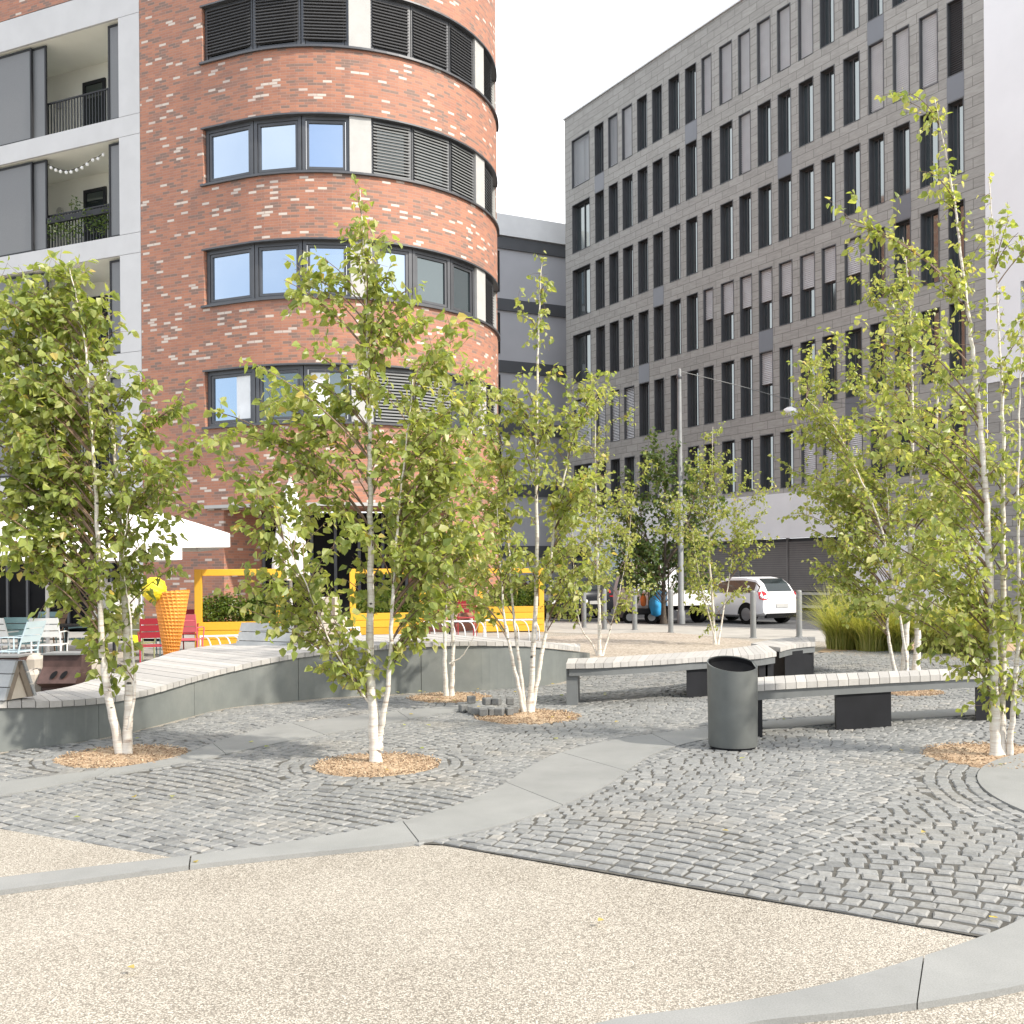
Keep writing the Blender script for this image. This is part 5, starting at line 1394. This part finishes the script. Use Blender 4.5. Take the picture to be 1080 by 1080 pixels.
# ------------------------------------------------------------------ vehicles
def car(label, paint, loc, rz, L=3.95, Wd=1.7, H=1.48):
    root = proto('parked_car', label, 'car', 'vehicles parked along the street'); sc = L/3.95; h = H/1.48
    st = [(-1.97,.42,.62,.70,.40,.90),(-1.94,.30,.80,.90,.40,.96),(-1.86,.26,.90,1.02,.385,.99),(-1.68,.24,.92,1.26,.365,1.0),(-1.42,.22,.93,1.42,.355,1.0),(-.9,.2,.93,1.48,.36,1.0),(-.2,.2,.92,1.475,.36,1.0),(.25,.2,.91,1.40,.36,1.0),(.75,.2,.90,1.12,.39,1.0),(1.02,.2,.88,.96,.425,1.0),(1.5,.22,.80,.87,.42,.98),(1.82,.26,.68,.75,.38,.93),(1.95,.36,.56,.62,.34,.85)]
    mb = MB(); rings = []
    for x, zb, bl, zt, wr, ws in st:
        hw = Wd/2*ws; wt = Wd*wr
        half = [(hw*.82, zb), (hw*.97, zb+.08), (hw, .55 if bl > .6 else (zb+bl)/2), (hw*.97, bl), (wt, zt-.035), (wt*.86, zt)]
        ring = [(y, z) for y, z in half] + [(-y, z) for y, z in reversed(half)]
        rings.append([mb.vert((x*sc, y, z*h)) for y, z in ring])
    for a, b in zip(rings, rings[1:]):
        for k in range(12): mb.fi((a[k], b[k], b[(k+1)%12], a[(k+1)%12]))
    mb.fi(rings[0]); mb.fi(rings[-1][::-1]); mb.build('body', M[paint], root, 38)
    def ring_pt(i, t, s_, off=0.012):
        x, zb, bl, zt, wr, ws = st[i]; hw = Wd/2*ws*.97; wt = Wd*wr
        return Vector((x*sc, s_*(hw + (wt-hw)*t + off), (bl + (zt-.035-bl)*t)*h))
    for s_ in (1, -1):
        for rng, xa in (((3,5),0),((5,7),0),((7,8),0)):
            mb = MB(); i0, i1 = rng
            for i in range(i0, i1):
                f = [ring_pt(i,.12,s_), ring_pt(i+1,.12,s_), ring_pt(i+1,.86,s_), ring_pt(i,.86,s_)]
                if i == 3: f[0] = ring_pt(3,.3,s_)
                mb.face(f if s_ < 0 else f[::-1])
            mb.build('side_window', M['glass_dark'], root)
    def across(i, yk, off):
        x, zb, bl, zt, wr, ws = st[i]; return Vector((x*sc, yk*Wd*wr*.86, zt*h)) + off
    for i0, i1, nm, off in ((2,4,'rear_window',Vector((-.012,0,.012))),(7,9,'windscreen',Vector((.014,0,.014)))):
        mb = MB()
        for i in range(i0, i1): mb.face([across(i,-.96,off), across(i,.96,off), across(i+1,.96,off), across(i+1,-.96,off)])
        mb.build(nm, M['glass_sky' if nm == 'windscreen' else 'glass_dark'], root)
    for s_ in (1,-1):
        mb = MB(); a = [(-1.955,.36,.78),(-1.955,.47,.76),(-1.80,.495,.80),(-1.72,.485,1.0),(-1.80,.40,1.04),(-1.89,.36,.98)]
        pts = [Vector((x*sc, s_*y*Wd, z*h)) + Vector((-.012, s_*.012, .004)) for x, y, z in a]; c = sum(pts, Vector())/6 + Vector((-.02,s_*.015,0))
        for k in range(6):
            f = [pts[k], pts[(k+1)%6], c]; mb.face(f if s_ > 0 else f[::-1])
        mb.build('tail_light', M['redlamp'], root)
        mb = MB(); mb.bbox((1.8*sc, s_*.33*Wd, .66*h), (.2,.3,.14), 0, .02); mb.build('headlight', M['globe'], root)
        mb = MB(); mb.bbox((.72*sc, s_*(Wd/2+.08), .98*h), (.1,.2,.12), 0, .02); mb.build('wing_mirror', M[paint], root)
        for x in (-1.2, 1.25):
            mb = MB(); y0, y1 = s_*(Wd/2-.2), s_*(Wd/2+.004); mb.tube([(x*sc,y0,.3),(x*sc,y1,.3)], .305, 24); wl = mb.build('wheel', M['tyre'], root, 40)
            mb = MB(); mb.tube([(x*sc,y1-s_*.02,.3),(x*sc,y1+s_*.012,.3)], .2, 18); mb.build('rim', M['rim'], wl, 40)
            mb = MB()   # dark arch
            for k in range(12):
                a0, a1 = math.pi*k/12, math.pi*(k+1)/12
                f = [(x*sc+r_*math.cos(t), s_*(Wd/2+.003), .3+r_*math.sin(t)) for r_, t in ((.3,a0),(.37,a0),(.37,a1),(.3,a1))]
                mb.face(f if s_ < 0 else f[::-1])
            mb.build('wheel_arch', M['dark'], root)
    mb = MB(); mb.box((-1.985*sc, 0, .58*h), (.02,.52,.115)); mb.build('number_plate', M['offwhite'], root)
    mb = MB(); mb.box((-1.92*sc, 0, .27*h), (.1,Wd*.8,.14)); mb.build('bumper', M['dark'], root)
    root.location = loc; root.rotation_euler = (0,0,rz); return root
hd = math.atan2(-fd.y, -fd.x)
fwd = Vector((math.cos(hd), math.sin(hd), 0))
def carloc(px, Y, L): p = P(px, 640, Y); p.z = -0.12; return p + fwd*L/2
car('white hatchback with red tail lights parked by the louvred garage front', 'carwhite', carloc(825, 31.4, 3.6), hd, 3.6, 1.63, 1.45)
car('dark car with pale windscreen behind the farthest yellow planter', 'cardark', carloc(585, 34, 4.2) + Vector((0.5,-1,0)), hd + math.pi, 4.2, 1.75, 1.5)
car('black car parked behind the birch with splayed stems', 'cardark', carloc(628, 36, 4.3), hd, 4.3, 1.75, 1.45)
# small white utility truck
tl = P(694, 640, 33.5); tl.z = -0.12
root = proto('utility_truck', 'small white utility truck with open flatbed behind the bollards', 'truck')
mb = MB(); prof = [(-.05,.35),(1.45,.35),(1.5,.8),(1.42,1.15),(1.0,1.92),(.9,1.98),(-.05,1.98)]
for s_ in (1,):
    A_ = [mb.vert((x,-.8,z)) for x, z in prof]; B_ = [mb.vert((x,.8,z)) for x, z in prof]
    for k in range(len(prof)): mb.fi((A_[k], A_[(k+1)%7], B_[(k+1)%7], B_[k]))
    mb.fi(A_[::-1]); mb.fi(B_)
mb.build('cab', M['carwhite'], root)
for s_ in (1,-1):
    mb = MB(); f = [(.15,s_*.806,1.1),(1.25,s_*.806,1.1),(.9,s_*.806,1.8),(.15,s_*.806,1.8)]; mb.face(f if s_ < 0 else f[::-1]); mb.build('side_window', M['glass_dark'], root)
    for x in (.95,-1.2):
        mb = MB(); mb.tube([(x,s_*.62,.3),(x,s_*.82,.3)], .3, 24); wl = mb.build('wheel', M['tyre'], root, 40)
        mb = MB(); mb.tube([(x,s_*.8,.3),(x,s_*.832,.3)], .19, 18); mb.build('rim', M['rim'], wl, 40)
mb = MB(); mb.face([(1.43,-.7,1.18),(1.43,.7,1.18),(1.04,.7,1.88),(1.04,-.7,1.88)]); mb.build('windscreen', M['glass_dark'], root)
mb = MB(); mb.box((-.95,0,.62),(1.7,1.7,.08))
for y in (-.84,.84): mb.box((-.95,y,.84),(1.7,.04,.36))
mb.box((-1.78,0,.84),(.04,1.64,.36)); mb.build('flatbed', M['carwhite'], root)
mb = MB(); mb.box((-.6,0,.5),(2.2,.5,.14)); mb.build('chassis', M['dark'], root)
mb = MB()
for y in (-.78,.78): mb.tube([(-.15,y,.66),(-.15,y,2.0),(-1.75,y,2.0),(-1.75,y,.66)], .025, 6)
mb.build('load_frame', M['char'], root)
root.location = tl; root.rotation_euler = (0,0,hd-0.1)
tr_ = Matrix.Translation(tl) @ Matrix.Rotation(hd-0.1, 4, 'Z')
# load: blue sack hung on the frame, white box and an orange bundle
bgp = P(692, 612, 31.6)
mb = MB(); r = random.Random(4)
def wr(r_, z, a, j): return r_*(1 + 0.10*math.sin(4*a+z*5) + 0.07*math.sin(7*a-z*9))
mb.lathe([(0.04,-1.12),(0.15,-1.05),(0.2,-.8),(0.19,-.5),(0.15,-.25),(0.07,-.08),(0.05,0.0)], 28, bgp, fn=wr)
tag(mb.build('blue_bag', M['bluebag'], None, 70), 'bright blue plastic sack hanging upright behind the bollards', 'bag')
wb = P(679, 601, 31.9); mb = MB(); mb.bbox(wb, (.62,.5,.42), .3, .06); tag(mb.build('white_box', M['whitemetal']), 'white rounded box carried high beside the blue sack', 'box')
ob = P(678.5, 632, 31.9); mb = MB(); mb.lathe([(0.04,-.22),(0.08,-.18),(0.1,0),(0.06,.13),(0.02,.18)], 16, ob, fn=wr); tag(mb.build('orange_bundle', M['orange'], None, 70), 'small orange cloth bundle left of the blue sack', 'bundle')
# handcart carrying those loads
hcg = P(681, 650, 32.0); hcg.z = -0.12
root = thing('hand_cart', hcg, 'black two-wheeled handcart under the white box and blue sack', 'cart')
mb = MB(); X = hcg
mb.tube([X+Vector((-.28,0,.25)), X+Vector((-.28,0,wb.z-.2+.12))], .02, 6); mb.tube([X+Vector((.1,0,.25)), X+Vector((.1,0,wb.z-.2+.12))], .02, 6)
mb.tube([X+Vector((-.28,0,1.55)), X+Vector((.42,-.3,bgp.z+.12+.01))], .018, 6); mb.tube([X+Vector((-.28,0,.32)), X+Vector((.3,0,.32))], .025, 6)
mb.build('frame', M['char'], root)
for x in (-.5,.18):
    mb = MB(); c = X+Vector((x,0,.22)); mb.tube([c+Vector((0,-.05,0)), c+Vector((0,.05,0))], .22, 20); wl = mb.build('wheel', M['tyre'], root, 40)
    mb = MB(); mb.tube([c+Vector((0,-.06,0)), c+Vector((0,-.04,0))], .12, 16); mb.build('rim', M['rim'], wl, 40)
mb = MB(); mb.box(X+Vector((-.1,0,.42)), (.7,.4,.16)); mb.build('tray', M['char'], root)

# ------------------------------------------------------------------ world, sun, camera
w = bpy.data.worlds.new('World'); scene.world = w; w.use_nodes = True
nt = w.node_tree; bg = nt.nodes['Background']
SUN_AZ, SUN_EL = R(62), R(41)           # azimuth measured from the view's back direction (-Y) toward +X
sd = Vector((math.sin(SUN_AZ)*math.cos(SUN_EL), -math.cos(SUN_AZ)*math.cos(SUN_EL), math.sin(SUN_EL)))
sky = nt.nodes.new('ShaderNodeTexSky'); sky.sky_type = 'NISHITA'; sky.sun_disc = False
sky.sun_elevation = SUN_EL; sky.sun_rotation = math.atan2(sd.x, sd.y)
sky.air_density = 1.0; sky.dust_density = 2.5; sky.ozone_density = 1.0
tc = nt.nodes.new('ShaderNodeTexCoord')
nz = nt.nodes.new('ShaderNodeTexNoise'); nz.inputs['Scale'].default_value = 1.6; nz.inputs['Detail'].default_value = 6
nt.links.new(tc.outputs['Generated'], nz.inputs['Vector'])
sep = nt.nodes.new('ShaderNodeSeparateXYZ'); nt.links.new(tc.outputs['Generated'], sep.inputs[0])
# thin cloud sheet: thick ahead, broken behind
mr = nt.nodes.new('ShaderNodeMapRange'); mr.inputs[1].default_value = -0.6; mr.inputs[2].default_value = 0.2; mr.inputs[3].default_value = 0.06; mr.inputs[4].default_value = 0.75
nt.links.new(sep.outputs[1], mr.inputs[0])
ad = nt.nodes.new('ShaderNodeMath'); ad.operation = 'ADD'; nt.links.new(nz.outputs['Fac'], ad.inputs[0]); nt.links.new(mr.outputs[0], ad.inputs[1])
rp = nt.nodes.new('ShaderNodeValToRGB'); rp.color_ramp.elements[0].position = 0.42; rp.color_ramp.elements[1].position = 0.72
nt.links.new(ad.outputs[0], rp.inputs[0])
mx = nt.nodes.new('ShaderNodeMix'); mx.data_type = 'RGBA'
nt.links.new(rp.outputs[0], mx.inputs[0]); nt.links.new(sky.outputs[0], mx.inputs[6]); mx.inputs[7].default_value = (5.4,5.5,5.65,1)
nt.links.new(mx.outputs[2], bg.inputs['Color']); bg.inputs['Strength'].default_value = 0.15
sl_ = bpy.data.lights.new('sun', 'SUN'); sl_.energy = 2.7; sl_.angle = R(2.0); sl_.color = (1.0, 0.93, 0.82)
so = bpy.data.objects.new('sun', sl_); COL.objects.link(so); so.rotation_euler = sd.to_track_quat('Z', 'Y').to_euler()
so.location = (20, -5, 40)
cam = bpy.data.cameras.new('camera'); co = bpy.data.objects.new('camera', cam); COL.objects.link(co); scene.camera = co
co.location = (0, 0, CAMH); co.rotation_euler = (R(90), ROLL, 0)
cam.sensor_width = 36; cam.sensor_fit = 'HORIZONTAL'; cam.lens = 36.0*FPX/1080; cam.shift_y = (HOR-540)/1080; cam.clip_end = 3000
scene.view_settings.view_transform = 'Standard'; scene.view_settings.look = 'None'; scene.view_settings.gamma = 1
scene.view_settings.exposure = 1.25
scene.cycles.max_bounces = 8
